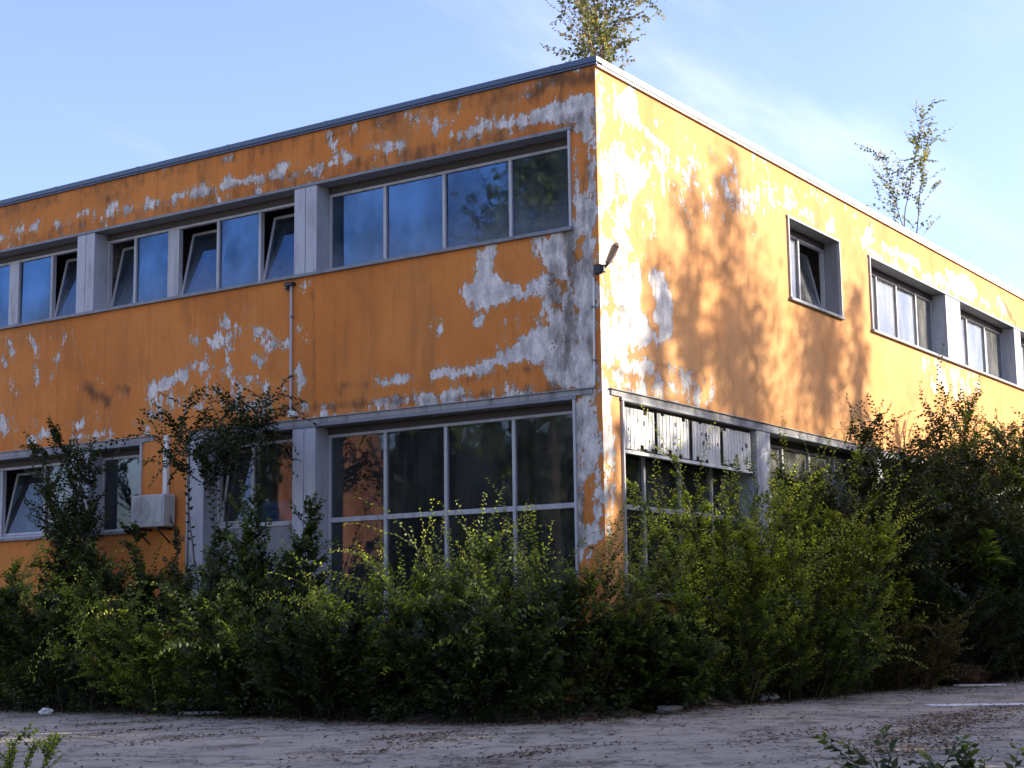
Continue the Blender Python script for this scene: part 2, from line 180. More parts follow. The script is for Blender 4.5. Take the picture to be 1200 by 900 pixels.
# ------------------------------------------------------------------ object helpers
def tag(o, label=None, cat=None, group=None, kind=None):
    if label: o['label'] = label
    if cat: o['category'] = cat
    if group: o['group'] = group
    if kind: o['kind'] = kind
    return o
def thing(name, loc, label, cat, group=None):
    o = bpy.data.objects.new(name, None); COL.objects.link(o); o.location = loc; o.empty_display_size = .2
    return tag(o, label, cat, group)
def link(name, me, mats, parent=None):
    o = bpy.data.objects.new(name, me); COL.objects.link(o)
    for m in (mats if isinstance(mats, (list, tuple)) else [mats]): me.materials.append(m)
    if parent is not None:
        o.parent = parent
        p = Vector((0, 0, 0)); q = parent
        while q is not None: p += q.location; q = q.parent
        o.location = -p                     # meshes are written in world coordinates
    return o
class MB:
    def __init__(s): s.v = []; s.f = []; s.mi = []
    def hexa(s, c, mi=0):
        b = len(s.v); s.v += [tuple(p) for p in c]
        for q in ((0, 3, 2, 1), (4, 5, 6, 7), (0, 1, 5, 4), (1, 2, 6, 5), (2, 3, 7, 6), (3, 0, 4, 7)):
            s.f.append(tuple(b + i for i in q)); s.mi.append(mi)
        return s
    def box(s, x0, x1, y0, y1, z0, z1, mi=0):
        return s.hexa([(x0, y0, z0), (x1, y0, z0), (x1, y1, z0), (x0, y1, z0), (x0, y0, z1), (x1, y0, z1), (x1, y1, z1), (x0, y1, z1)], mi)
    def quad(s, a, b, c, d, mi=0):
        n = len(s.v); s.v += [tuple(a), tuple(b), tuple(c), tuple(d)]; s.f.append((n, n + 1, n + 2, n + 3)); s.mi.append(mi); return s
    def tube(s, pts, rad, n=8, mi=0):
        pts = [Vector(p) for p in pts]; rad = rad if isinstance(rad, (list, tuple)) else [rad] * len(pts)
        b0 = len(s.v)
        for i, p in enumerate(pts):
            t = (pts[min(i + 1, len(pts) - 1)] - pts[max(i - 1, 0)]).normalized()
            a = t.cross(Vector((.31, .17, .93)));
            if a.length < .05: a = t.cross(Vector((1, 0, 0)))
            a.normalize(); c = t.cross(a)
            for k in range(n):
                an = 2 * math.pi * k / n; s.v.append(tuple(p + (a * math.cos(an) + c * math.sin(an)) * rad[i]))
        for i in range(len(pts) - 1):
            for k in range(n):
                s.f.append((b0 + i * n + k, b0 + i * n + (k + 1) % n, b0 + (i + 1) * n + (k + 1) % n, b0 + (i + 1) * n + k)); s.mi.append(mi)
        s.f.append(tuple(b0 + k for k in range(n))[::-1]); s.mi.append(mi)
        s.f.append(tuple(b0 + (len(pts) - 1) * n + k for k in range(n))); s.mi.append(mi)
        return s
    def build(s, name, mats, parent=None, bevel=0.0, smoothf=False):
        me = bpy.data.meshes.new(name); me.from_pydata(s.v, [], s.f); me.polygons.foreach_set('material_index', s.mi)
        if smoothf: me.polygons.foreach_set('use_smooth', [True] * len(s.f))
        me.update(); o = link(name, me, mats, parent)
        if bevel:
            b = o.modifiers.new('bevel', 'BEVEL'); b.width = bevel; b.segments = 2; b.limit_method = 'ANGLE'
        return o
def fbox(mb, fac, u0, u1, w0, w1, z0, z1, mi=0):
    """box in facade terms: u along the wall, w inward"""
    if fac == 'L': return mb.box(w0, w1, u0, u1, z0, z1, mi)
    return mb.box(u0, u1, w0, w1, z0, z1, mi)
def fp(fac, u, w, z): return (w, u, z) if fac == 'L' else (u, w, z)

# ------------------------------------------------------------------ building
BLDG = thing('office_building', (0, 0, 0), 'abandoned two storey building with peeling ochre walls and ribbon windows', 'building')
TOP = 8.40
UZ0, UZ1 = 6.22, 7.56      # upper ribbon
LZ1 = 3.93                 # head of the lower windows
LENL, LENR = 19.7, 27.0
OPEN_L = [(.43, 19.2, UZ0, UZ1), (.43, 7.39, 1.15, LZ1), (8.46, 19.2, 2.58, LZ1)]
OPEN_R = [(6.04, 8.14, UZ0, UZ1), (9.58, 26.5, UZ0, UZ1), (.50, 26.5, 1.37, LZ1)]

def seg_d(P, a, b):
    a = np.array(a); b = np.array(b); ab = b - a; l2 = max((ab * ab).sum(), 1e-9)
    t = np.clip(((P - a) @ ab) / l2, 0, 1)[:, None]
    return np.sqrt(((P - a - t * ab) ** 2).sum(1))
def field(P, shapes, base=-.35):
    f = np.full(len(P), base)
    for kind, lev, r, pts in shapes:
        d = np.full(len(P), 1e9); n = len(pts)
        for i in range(n if kind == 'p' else n - 1): d = np.minimum(d, seg_d(P, pts[i], pts[(i + 1) % n]))
        if n == 1: d = seg_d(P, pts[0], pts[0])
        if kind == 'p':
            ins = np.zeros(len(P), bool)
            for i in range(n):
                (x0, y0), (x1, y1) = pts[i], pts[(i + 1) % n]
                if y0 == y1: continue
                c = ((y0 > P[:, 1]) != (y1 > P[:, 1])) & (P[:, 0] < (x1 - x0) * (P[:, 1] - y0) / (y1 - y0) + x0); ins ^= c
            v = np.where(ins, d, -d)
        else: v = r - d
        f = np.maximum(f, np.minimum(lev, v))
    return np.clip(f, -.35, .35)
def wall(fac, length, openings, step, peel, kept, stain, m, vis):
    us = set(np.round(np.arange(0, vis, step), 4)) | set(np.round(np.arange(vis, length, 1.0), 4)) | {0, length}
    zs = set(np.round(np.arange(.0, TOP, step), 4)) | {TOP}
    for o in openings: us |= {o[0], o[1]}; zs |= {o[2], o[3]}
    us = np.array(sorted(us)); zs = np.array(sorted(zs))
    nu, nz = len(us), len(zs)
    U, Zm = np.meshgrid(us, zs, indexing='ij'); P = np.stack([U.ravel(), Zm.ravel()], 1)
    pe = np.minimum(field(P, peel), -field(P, kept)); st = field(P, stain)
    verts = np.zeros((len(P), 3))
    if fac == 'L': verts[:, 1] = P[:, 0]
    else: verts[:, 0] = P[:, 0]
    verts[:, 2] = P[:, 1]
    iu, iz = np.meshgrid(np.arange(nu - 1), np.arange(nz - 1), indexing='ij')
    cu = (us[iu] + us[iu + 1]) / 2; cz = (zs[iz] + zs[iz + 1]) / 2; keep = np.ones(cu.shape, bool)
    for o in openings: keep &= ~((cu > o[0]) & (cu < o[1]) & (cz > o[2]) & (cz < o[3]))
    iu, iz = iu[keep], iz[keep]; i00 = iu * nz + iz
    F = np.stack([i00, i00 + nz, i00 + nz + 1, i00 + 1], 1)
    if fac == 'L': F = F[:, ::-1]
    V = verts.tolist(); faces = F.tolist(); pe = pe.tolist(); st = st.tolist()
    nrev = 0
    for (a, b, z0, z1) in openings:          # reveals
        for (p, q) in (((a, z0), (a, z1)), ((b, z0), (b, z1)), ((a, z0), (b, z0)), ((a, z1), (b, z1))):
            n = len(V); V += [fp(fac, p[0], 0, p[1]), fp(fac, q[0], 0, q[1]), fp(fac, q[0], .36, q[1]), fp(fac, p[0], .36, p[1])]
            faces.append([n, n + 1, n + 2, n + 3]); pe += [-.1] * 4; st += [.05] * 4; nrev += 1
    me = bpy.data.meshes.new('wall'); me.from_pydata([tuple(v) for v in V], [], faces)
    for nm, d in (('peel', pe), ('stain', st)):
        at = me.attributes.new(nm, 'FLOAT', 'POINT'); at.data.foreach_set('value', d)
    me.polygons.foreach_set('material_index', [0] * (len(faces) - nrev) + [1] * nrev); me.update(); o = link('wall', me, [m, M_REVEAL], BLDG); return o
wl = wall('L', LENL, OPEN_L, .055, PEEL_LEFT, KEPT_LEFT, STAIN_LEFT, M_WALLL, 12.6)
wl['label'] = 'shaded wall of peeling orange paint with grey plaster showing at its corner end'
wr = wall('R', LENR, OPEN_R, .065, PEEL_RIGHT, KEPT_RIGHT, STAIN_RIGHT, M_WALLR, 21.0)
wr['label'] = 'sunlit wall of ochre paint coloured lighter as in sun with white bare patches and tree shadows'
mb = MB(); mb.box(.02, LENR, LENL, LENL + .25, -.2, TOP); mb.build('rear_wall', M_INT, BLDG)
mb = MB(); mb.box(LENR, LENR + .25, .02, LENL, -.2, TOP); mb.build('end_wall', M_INT, BLDG)
mb = MB(); mb.box(.04, LENR - .01, .04, LENL - .01, 8.02, 8.18); mb.build('roof', M_ROOFM, BLDG)
mb = MB(); mb.box(.40, LENR - .01, .40, LENL - .01, 4.25, 4.45)
mb.box(5.5, 5.65, 5.5, LENL - .02, .02, 4.24); mb.box(5.66, LENR - .02, 5.5, 5.65, .02, 4.24)
mb.box(5.5, 5.65, 5.5, LENL - .02, 4.46, 8.01); mb.box(5.66, LENR - .02, 5.5, 5.65, 4.46, 8.01)
for y in (5.05, 9.86): mb.box(.45, 5.49, y, y + .1, 4.46, 8.01); mb.box(.45, 5.49, y, y + .1, .02, 4.24)
for x in (9.0, 14.1): mb.box(x, x + .1, .45, 5.49, 4.46, 8.01); mb.box(x, x + .1, .45, 5.49, .02, 4.24)
mb.build('inner_rooms', M_INT, BLDG)
mb = MB(); mb.box(-.055, .10, -.055, LENL + .3, TOP + .012, TOP + .09); mb.box(-.04, -.004, -.04, LENL, TOP - .02, TOP + .011)
for k in range(10): mb.box(-.0585, .104, .6 + k * 2.0, .68 + k * 2.0, TOP + .008, TOP + .0935)
mb.build('coping', M_COPE, BLDG, .006)
mb = MB(); mb.box(.101, LENR + .3, -.055, .10, TOP - .005, TOP + .085); mb.box(.0, LENR, -.04, -.015, TOP - .045, TOP - .006)
[mb.box(.9 + k * 2.0, .98 + k * 2.0, -.0585, .104, TOP - .009, TOP + .0885) for k in range(13)]
mb.build('coping', M_COPE2, BLDG, .006)['label'] = 'roof edge flashing coloured bright as in full sun, with rust spots'
# inner faces of the parapet
mb = MB(); mb.quad((.2, .2, 8.17), (.2, LENL, 8.17), (.2, LENL, TOP), (.2, .2, TOP)); mb.quad((.2, .2, 8.17), (LENR, .2, 8.17), (LENR, .2, TOP), (.2, .2, TOP))
mb.quad((.09, .09, TOP - .002), (.2, .2, TOP - .002), (.2, LENL, TOP - .002), (.09, LENL, TOP - .002)); mb.quad((.09, .09, TOP - .002), (.2, .2, TOP - .002), (LENR, .2, TOP - .002), (LENR, .09, TOP - .002))
mb.build('parapet', M_INT, BLDG)

def trims(fac, u0, u1, z0, z1, lintel=False):
    mb = MB(); fbox(mb, fac, u0 - .05, u1 + .05, -.032, .02, z1 - .004, z1 + .042)
    mb.build('head_trim', M_TRIM, BLDG, .006)
    mb = MB(); fbox(mb, fac, u0 - .05, u1 + .05, -.06, .29, z0 - .038, z0 + .012); mb.build('sill', M_TRIM, BLDG, .006)
    for a, b in ((u0 - .032, u0 + .004), (u1 - .004, u1 + .032)):
        mb = MB(); fbox(mb, fac, a, b, -.034, .02, z0 + .013, z1 - .005); mb.build('side_trim', M_FRAME, BLDG, .005)
    if lintel:
        mb = MB(); fbox(mb, fac, u0 - .3, u1 + .02, -.022, .01, z1 + .043, z1 + .115); fbox(mb, fac, u0 - .33, u1 + .02, -.045, -.0, z1 + .116, z1 + .132); mb.build('lintel', M_LINTEL, BLDG, .006)
for o in OPEN_L: trims('L', *o, lintel=(o[2] < 5))
for o in OPEN_R: trims('R', *o, lintel=(o[2] < 5))
def pillar(fac, u0, u1, z0, z1, boards=2):
    mb = MB(); fbox(mb, fac, u0 + .004, u1 - .004, .0, .33, z0 + .013, z1 - .006); o = mb.build('pillar', M_PILLAR, BLDG)
    w = (u1 - u0) / boards
    for k in range(boards):
        mb = MB(); fbox(mb, fac, u0 + k * w + .006, u0 + (k + 1) * w - .006, -.018, -.002, z0 + .014, z1 - .008); mb.build('cladding_panel', M_PILLAR, o, .004)
for a, b in ((4.83, 5.28), (9.65, 10.08), (14.45, 14.9)): pillar('L', a, b, UZ0, UZ1)
pillar('L', 4.83, 5.28, 1.15, LZ1); pillar('L', 7.06, 7.37, 1.15, LZ1, 1); pillar('L', 9.65, 10.08, 2.58, LZ1); pillar('L', 14.45, 14.9, 2.58, LZ1)
for a, b in ((13.65, 14.55), (18.26, 18.75), (22.9, 23.4)): pillar('R', a, b, UZ0, UZ1, 2 if b - a > .7 else 1)
for a, b in ((4.53, 5.02), (9.25, 9.75), (13.7, 14.2), (18.3, 18.8), (22.9, 23.4)): pillar('R', a, b, 1.37, LZ1, 1)

def window(fac, cuts, z0, z1, transom=None, opened=(), d=.3, glass=None, box=.10, posts=(), lower=None, label=None, tilt=13):
    """one bay: frame mesh, its panes, tilted-in sashes and the shutter box above"""
    glass = glass or M_GLASS
    u0, u1 = cuts[0], cuts[-1]; zt = z1 - box; t = .045
    fr = MB()
    fbox(fr, fac, u0 + .004, u1 - .004, d - .035, d + .035, z0 + .013, z0 + .013 + t + .015); fbox(fr, fac, u0 + .004, u1 - .004, d - .035, d + .035, zt - t, zt - .002)
    zi0, zi1 = z0 + .013 + t + .016, zt - t - .001
    mul = []
    for i, c in enumerate(cuts):
        hw = .125 if i in posts else (t / 2 + .004)
        a, b = (c + .005, c + t) if i == 0 else (c - t, c - .005) if i == len(cuts) - 1 else (c - hw, c + hw)
        mul.append((a, b)); fbox(fr, fac, a, b, d - .04 - (.01 if i in posts else 0), d + .04, zi0, zi1)
    if transom:
        for i in range(len(cuts) - 1): fbox(fr, fac, mul[i][1] + .001, mul[i + 1][0] - .001, d - .032, d + .032, transom - .035, transom + .035)
    f = fr.build('window', [M_FRAME], BLDG, .005)
    if label: f['label'] = label
    bx = MB(); fbox(bx, fac, u0 + .006, u1 - .006, d - .05, d + .12, zt + .001, z1 - .008); bx.build('shutter_box', M_BOX, f)
    for i in range(len(cuts) - 1):
        a, b = mul[i][1] + .001, mul[i + 1][0] - .001
        cells = [(zi0, zi1)] if not transom else [(zi0, transom - .036), (transom + .036, zi1)]
        for j, (q0, q1) in enumerate(cells):
            if i in opened and j == len(cells) - 1:
                s = MB(); th = R(tilt); tt = .04
                H = q1 - q0 - .01
                def pt(u, v, w): return fp(fac, u, d + .02 + v * math.sin(th) + w * math.cos(th), q0 + .005 + v * math.cos(th) - w * math.sin(th))
                def bar(ua, ub, va, vb, w0, w1, mi): s.hexa([pt(ua, va, w0), pt(ub, va, w0), pt(ub, va, w1), pt(ua, va, w1), pt(ua, vb, w0), pt(ub, vb, w0), pt(ub, vb, w1), pt(ua, vb, w1)], mi)
                bar(a, b, 0, tt, -.02, .02, 0); bar(a, b, H - tt, H, -.02, .02, 0); bar(a, a + tt, tt, H - tt, -.02, .02, 0); bar(b - tt, b, tt, H - tt, -.02, .02, 0)
                bar(a + tt, b - tt, tt, H - tt, -.003, .003, 1)
                s.build('sash', [M_FRAME, glass], f)['label'] = 'sash tilted inward and left open'
            elif lower is not None and j == 0 and i in lower:
                p = MB(); fbox(p, fac, a, b, d - .012, d + .012, q0, q1); p.build('infill_panel', M_REVEAL, f)
            else:
                pn = MB(); fbox(pn, fac, a, b, d - .003, d + .003, q0, q1); pn.build('pane', glass, f)
    return f
# left facade, upper ribbon
window('L', [.43, 1.56, 2.70, 3.77, 4.83], UZ0, UZ1, glass=M_GLASSU, label='four fixed lights reflecting blue sky and a tree')
window('L', [5.28, 6.23, 7.12, 8.095, 8.99, 9.65], UZ0, UZ1, glass=M_GLASSU, opened=(0, 2, 4), posts=(3,), label='bay of five lights with three tilted open')
window('L', [10.08, 11.03, 12.0, 13.0, 14.45], UZ0, UZ1, opened=(0,), posts=(2,), glass=M_GLASSU)
window('L', [14.9, 16.3, 17.75, 19.2], UZ0, UZ1, glass=M_GLASSU)
# left facade, ground floor
W_SHOP = window('L', [.43, 1.56, 2.70, 3.77, 4.83], 1.15, LZ1, 2.58, label='large four by two shop window behind the weeds')
window('L', [5.28, 6.32, 7.06], 1.15, LZ1, 2.58, opened=(1,), lower=(0, 1), tilt=9)
window('L', [8.46, 9.65], 2.58, LZ1, label='pane beside the air conditioner, half hidden by leaves')
W_LOW = window('L', [10.08, 11.05, 12.15, 13.2, 14.45], 2.58, LZ1, opened=(1,))
window('L', [14.9, 16.3, 17.75, 19.2], 2.58, LZ1)
# right facade
window('R', [6.04, 7.05, 8.14], UZ0, UZ1, opened=(1,), glass=M_GLASSD, label='single window let into the sunlit wall')
window('R', [9.58, 10.6, 11.63, 12.7, 13.65], UZ0, UZ1, glass=M_GLASSD)
window('R', [14.55, 15.8, 17.0, 18.26], UZ0, UZ1, glass=M_GLASSD)
window('R', [18.75, 20.1, 21.5, 22.9], UZ0, UZ1, glass=M_GLASSD)
window('R', [23.4, 24.9, 26.5], UZ0, UZ1, glass=M_GLASSD)
W_CORNER = window('R', [.50, 1.53, 2.57, 3.55, 4.53], 1.37, LZ1, 2.58, label='corner shop window below the broken white fascia')
for a, b in ((5.02, 9.25), (9.75, 13.7), (14.2, 18.3), (18.8, 22.9), (23.4, 26.5)):
    n = 4 if b - a > 3.5 else 3
    window('R', [a + (b - a) * k / n for k in range(n + 1)], 1.37, LZ1, 2.58, glass=M_GLASSD if a < 8 else M_GLASS)
M_BLIND = plain_mat('faded_blind', (.125, .108, .096), .9, .2, 3); M_BLINDP = plain_mat('pale_curtain', (.42, .41, .38), .9, .3, 3)
def blind(fac, u0, u1, z0, z1, m, f, amp=.012):
    mb = MB(); n = 18
    for k in range(n):
        a, b = u0 + (u1 - u0) * k / n, u0 + (u1 - u0) * (k + 1) / n; wa, wb = .40 + amp * math.sin(k * 2.1), .40 + amp * math.sin((k + 1) * 2.1)
        mb.quad(fp(fac, a, wa, z0), fp(fac, b, wb, z0), fp(fac, b, wb, z1), fp(fac, a, wa, z1))
    mb.build('blind', m, f)
blind('L', 1.62, 2.64, 2.62, 3.76, M_BLIND, W_SHOP); blind('L', 2.76, 3.71, 2.62, 3.76, M_BLIND, W_SHOP); blind('L', 3.83, 4.7, 1.3, 2.54, M_BLIND, W_SHOP)
blind('R', 1.6, 2.5, 2.62, 3.5, M_BLINDP, W_CORNER); blind('R', 3.62, 4.4, 2.62, 3.3, M_BLINDP, W_CORNER); blind('L', 10.12, 11.0, 2.7, 3.78, M_BLIND, W_LOW)
# broken ribbed fascia boards over the corner shop window
for k, (a, b, z0, z1, dz) in enumerate(((.55, 1.46, 3.32, 3.87, 0), (1.55, 2.46, 3.32, 3.88, .0), (2.58, 3.43, 3.30, 3.87, -.01), (3.55, 4.46, 3.31, 3.87, .01))):
    mb = MB(); n = 9; w = (b - a) / n
    for i in range(n):
        ua, ub = a + i * w, a + (i + 1) * w; rr = .5 * w
        zt = z1 - ((.0, .0, .012, .0, .045, .02, .0, .06, .03, .0, .015)[(i * 3 + k * 5) % 11] if (i + k * 2) % 3 == 0 else 0)
        zb = z0 + ((.0, .03, .0, .012, .0, .05, .0, .0, .02, .0, .075)[(i * 2 + k * 4) % 11])
        fbox(mb, 'R', ua + .003, ub - .003, .05, .068, zb, zt); fbox(mb, 'R', ua + rr - .012, ua + rr + .012, .040, .05, zb + .002, zt - .002)
    f = mb.build('fascia_panel', M_FASCIA, BLDG, .003)
    for q in range(6):
        hm = MB()
        uu = a + .08 + rng.random() * (b - a - .16); zz = z0 + .06 + rng.random() * .40; rr = .012 + .02 * rng.random() ** 2
        pts = [(uu + rr * (.6 + .6 * rng.random()) * math.cos(t), .036, zz + rr * 1.5 * (.6 + .6 * rng.random()) * math.sin(t)) for t in np.linspace(0, 2 * math.pi, 9)[:-1]]
        n0 = len(hm.v); hm.v += pts + [(p[0], .0395, p[2]) for p in pts]; hm.f.append(tuple(range(n0, n0 + 8))); hm.mi.append(0)
        for e in range(8): hm.f.append((n0 + e, n0 + (e + 1) % 8, n0 + 8 + (e + 1) % 8, n0 + 8 + e)); hm.mi.append(0)
        hm.build('hole', M_DARK, f)
mb = MB(); fbox(mb, 'R', .53, 4.52, .035, .10, 3.255, 3.30); mb.build('fascia_rail', M_FASCIA, BLDG, .004)
mb = MB(); fbox(mb, 'R', .53, 4.52, .085, .11, 3.305, 3.92); mb.build('fascia_backing', M_BOX, BLDG)
# ledge inside the ground floor window
mb = MB(); fbox(mb, 'L', 5.33, 7.0, .345, .75, 2.52, 2.56); mb.build('inner_ledge', M_PILLAR, BLDG)
cr = thing('plastic_crate', (.57, 6.02, 2.56), 'blue plastic crate behind the ground floor window left of the pale pillar', 'crate')
mb = MB(); mb.box(.42, .72, 5.70, 6.26, 2.562, 2.58)
for z0, z1 in ((2.582, 2.685), (2.70, 2.80), (2.815, 2.93)):
    mb.box(.42, .435, 5.70, 6.26, z0, z1); mb.box(.705, .72, 5.70, 6.26, z0, z1); mb.box(.436, .704, 5.70, 5.715, z0, z1); mb.box(.436, .704, 6.245, 6.26, z0, z1)
for x in (.415, .69):
    for y in (5.695, 6.235): mb.box(x, x + .035, y, y + .03, 2.585, 2.935)
mb.build('body', M_BLUE, cr, .004)

# ------------------------------------------------------------------ fittings on the walls
ac = thing('air_conditioner', (-.2, 8.08, 2.62), 'old white air conditioner unit bracketed to the orange wall', 'air conditioner')
mb = MB(); mb.box(-.31, -.05, 7.62, 8.34, 2.60, 3.10); mb.build('casing', M_CASE, ac, .025)
mb = MB()
for k in range(5):
    rr = .05 + .036 * k; pts = [(-.313, 8.09 + rr * math.cos(t), 2.85 + rr * math.sin(t)) for t in np.linspace(0, 2 * math.pi, 21)]; mb.tube(pts, .003, 5)
for k in range(4): a = k * math.pi / 4; mb.tube([(-.313, 8.09 - .2 * math.cos(a), 2.85 - .2 * math.sin(a)), (-.313, 8.09 + .2 * math.cos(a), 2.85 + .2 * math.sin(a))], .003, 5)
mb.build('fan_grille', M_TRIM, ac)
mb = MB(); mb.box(-.322, -.311, 7.65, 7.84, 2.66, 3.05); mb.build('service_cover', M_CASE, ac, .004)
for y in (7.75, 8.2):
    mb = MB(); mb.box(-.33, -.002, y - .02, y + .02, 2.56, 2.597); mb.tube([(-.30, y, 2.565), (-.03, y, 2.36)], .014, 6); mb.build('bracket', M_DARK, ac)
dc = thing('pipe_duct', (-.05, 7.85, 3.1), 'white plastic duct rising from the air conditioner up the wall', 'duct')
mb = MB(); mb.box(-.075, -.004, 7.81, 7.895, 3.105, 4.0); mb.build('channel', M_WHITE, dc, .008)
mb = MB(); mb.box(-.082, -.003, 7.80, 7.905, 4.001, 4.03); mb.build('end_cap', M_WHITE, dc, .006)
cd = thing('conduit_pipe', (-.04, 5.3, 4.1), 'thin pale conduit running down between the ribbon window and the ground floor head', 'conduit')
mb = MB(); mb.tube([(-.035, 5.31, 6.13), (-.035, 5.305, 5.2), (-.035, 5.30, 4.19)], .020, 8); mb.build('tube', M_PILLAR, cd)
mb = MB(); mb.box(-.10, -.004, 5.17, 5.31, 4.10, 4.185); mb.build('junction_box', M_WHITE, cd, .01)
mb = MB(); mb.box(-.09, -.002, 5.25, 5.40, 6.075, 6.128); mb.tube([(-.05, 5.36, 6.07), (-.06, 5.38, 6.02)], .03, 8); mb.build('bracket', M_DARK, cd)
for z in (4.7, 5.6):
    mb = MB(); mb.box(-.062, -.003, 5.275, 5.335, z, z + .025); mb.build('clip', M_TRIM, cd, .003)
c2 = thing('corner_conduit', (-.03, .1, 4.05), 'slim white conduit on the bare grey corner of the wall below the lamp', 'conduit')
mb = MB(); mb.tube([(-.026, .075, 5.50), (-.026, .085, 4.8), (-.026, .10, 4.08)], .016, 8); mb.build('tube', M_WHITE, c2)
for z in (4.4, 5.1):
    mb = MB(); mb.box(-.048, -.003, .055, .12, z, z + .02); mb.build('clip', M_TRIM, c2, .003)
lp = thing('corner_floodlight', (.03, -.05, 5.6), 'rusty tan floodlight on a dark bracket at the building corner', 'floodlight')
mb = MB(); mb.box(-.07, -.003, -.05, .05, 5.53, 5.66); mb.box(-.045, .02, -.09, -.012, 5.55, 5.65); mb.build('bracket', M_DARK, lp, .01)
mb = MB(); mb.tube([(-.01, -.06, 5.60), (.03, -.16, 5.70)], .018, 8); mb.build('arm', M_DARK, lp)
hd = MB(); A = Vector((.0, -.12, 5.66)); B = Vector((.10, -.21, 5.94)); t = (B - A).normalized(); s_ = t.cross(Vector((0, 0, 1))).normalized(); n_ = s_.cross(t)
def ring(p, a, b): return [p - s_ * a - n_ * b, p + s_ * a - n_ * b, p + s_ * a + n_ * b, p - s_ * a + n_ * b]
hd.hexa(ring(A, .035, .03) + ring(A + (B - A) * .8, .055, .045)); hd.hexa(ring(A + (B - A) * .802, .06, .05) + ring(B, .052, .02)); hd.build('lamp_head', M_TAN, lp, .012)
mb = MB(); c_ = A + (B - A) * .45 - n_ * .044; mb.hexa([*[c_ + t * u + s_ * v - n_ * .004 for u, v in ((-.1, -.03), (.1, -.042), (.1, .042), (-.1, .03))], *[c_ + t * u + s_ * v for u, v in ((-.1, -.03), (.1, -.042), (.1, .042), (-.1, .03))]]); mb.build('lens', M_GLASSD, lp)

# ------------------------------------------------------------------ plants
class Leaves:
    def __init__(s): s.P = []; s.D = []; s.S = []; s.l = []; s.w = []; s.t = []
    def add(s, P, D, S, l, w, t):
        s.P.append(P); s.D.append(D); s.S.append(S); s.l.append(np.broadcast_to(l, len(P))); s.w.append(np.broadcast_to(w, len(P))); s.t.append(t)
    def build(s, name, m, parent=None):
        P = np.concatenate(s.P); D = nrm(np.concatenate(s.D)); S = np.concatenate(s.S); S = nrm(S - D * (S * D).sum(1)[:, None])
        Nn = np.cross(D, S); l = np.concatenate(s.l)[:, None]; w = np.concatenate(s.w)[:, None]; t = np.concatenate(s.t)
        n = len(P); V = np.empty((n, 4, 3))
        V[:, 0] = P; V[:, 1] = P + D * l * .45 - S * w + Nn * w * .35; V[:, 2] = P + D * l - Nn * l * .10; V[:, 3] = P + D * l * .45 + S * w + Nn * w * .35
        me = bpy.data.meshes.new(name); me.vertices.add(n * 4); me.vertices.foreach_set('co', V.ravel())
        me.loops.add(n * 4); me.loops.foreach_set('vertex_index', np.arange(n * 4)); me.polygons.add(n)
        me.polygons.foreach_set('loop_start', np.arange(0, n * 4, 4)); me.polygons.foreach_set('loop_total', np.full(n, 4))
        at = me.attributes.new('tint', 'FLOAT', 'POINT'); at.data.foreach_set('value', np.repeat(np.clip(t, 0, 1), 4))
        me.update(calc_edges=True); return link(name, me, m, parent)
def nrm(v): return v / np.maximum(np.linalg.norm(v, axis=-1, keepdims=True), 1e-9)
def grow(P0, D0, Ln, K, droop, wig):
    """many shoots at once: (K+1,n,3) points and their tangents"""
    n = len(P0); pts = [P0]; tan = [nrm(D0)]; d = nrm(D0); ds = (Ln / K)[:, None]
    for k in range(K):
        d = d + rng.normal(0, wig, (n, 3)); d[:, 2] -= droop * (k / K + .3) * ds[:, 0]; d = nrm(d)
        pts.append(pts[-1] + d * ds); tan.append(d)
    return np.array(pts), np.array(tan)
def stems_mesh(sets, name, m, parent):
    Vs = []; Fs = []; off = 0
    for pts, r0, r1 in sets:
        K1, n, _ = pts.shape; ax = [np.array([1, 0, 0]), np.array([-.5, .87, 0]), np.array([-.5, -.87, 0])]
        rad = (np.linspace(0, 1, K1)[:, None] * (r1 - r0)[None] + r0[None])[..., None]
        t = nrm(np.gradient(pts, axis=0)); a = nrm(np.cross(t, np.array([.35, .2, .9]) + 0 * t)); b = np.cross(t, a)
        V = np.stack([pts + (a * math.cos(q) + b * math.sin(q)) * rad for q in (0, 2.094, 4.189)], 2)   # K1,n,3,3
        idx = np.arange(K1 * n * 3).reshape(K1, n, 3) + off
        for k in range(3):
            k2 = (k + 1) % 3
            Fs.append(np.stack([idx[:-1, :, k], idx[:-1, :, k2], idx[1:, :, k2], idx[1:, :, k]], -1).reshape(-1, 4))
        Vs.append(V.reshape(-1, 3)); off += K1 * n * 3
    V = np.concatenate(Vs); F = np.concatenate(Fs); n = len(F)
    me = bpy.data.meshes.new(name); me.vertices.add(len(V)); me.vertices.foreach_set('co', V.ravel())
    me.loops.add(n * 4); me.loops.foreach_set('vertex_index', F.ravel()); me.polygons.add(n)
    me.polygons.foreach_set('loop_start', np.arange(0, n * 4, 4)); me.polygons.foreach_set('loop_total', np.full(n, 4))
    me.update(calc_edges=True); return link(name, me, m, parent)
def pick(pts, tan, n, lo=.2, hi=1.0):
    """n random points along random shoots"""
    K1, m, _ = pts.shape; j = rng.integers(0, m, n); f = lo + (hi - lo) * rng.random(n) ** .8; x = np.clip(f * (K1 - 1), 0, K1 - 1.001); k = x.astype(int); r = (x - k)[:, None]
    return pts[k, j] * (1 - r) + pts[k + 1, j] * r, tan[k, j], f, j
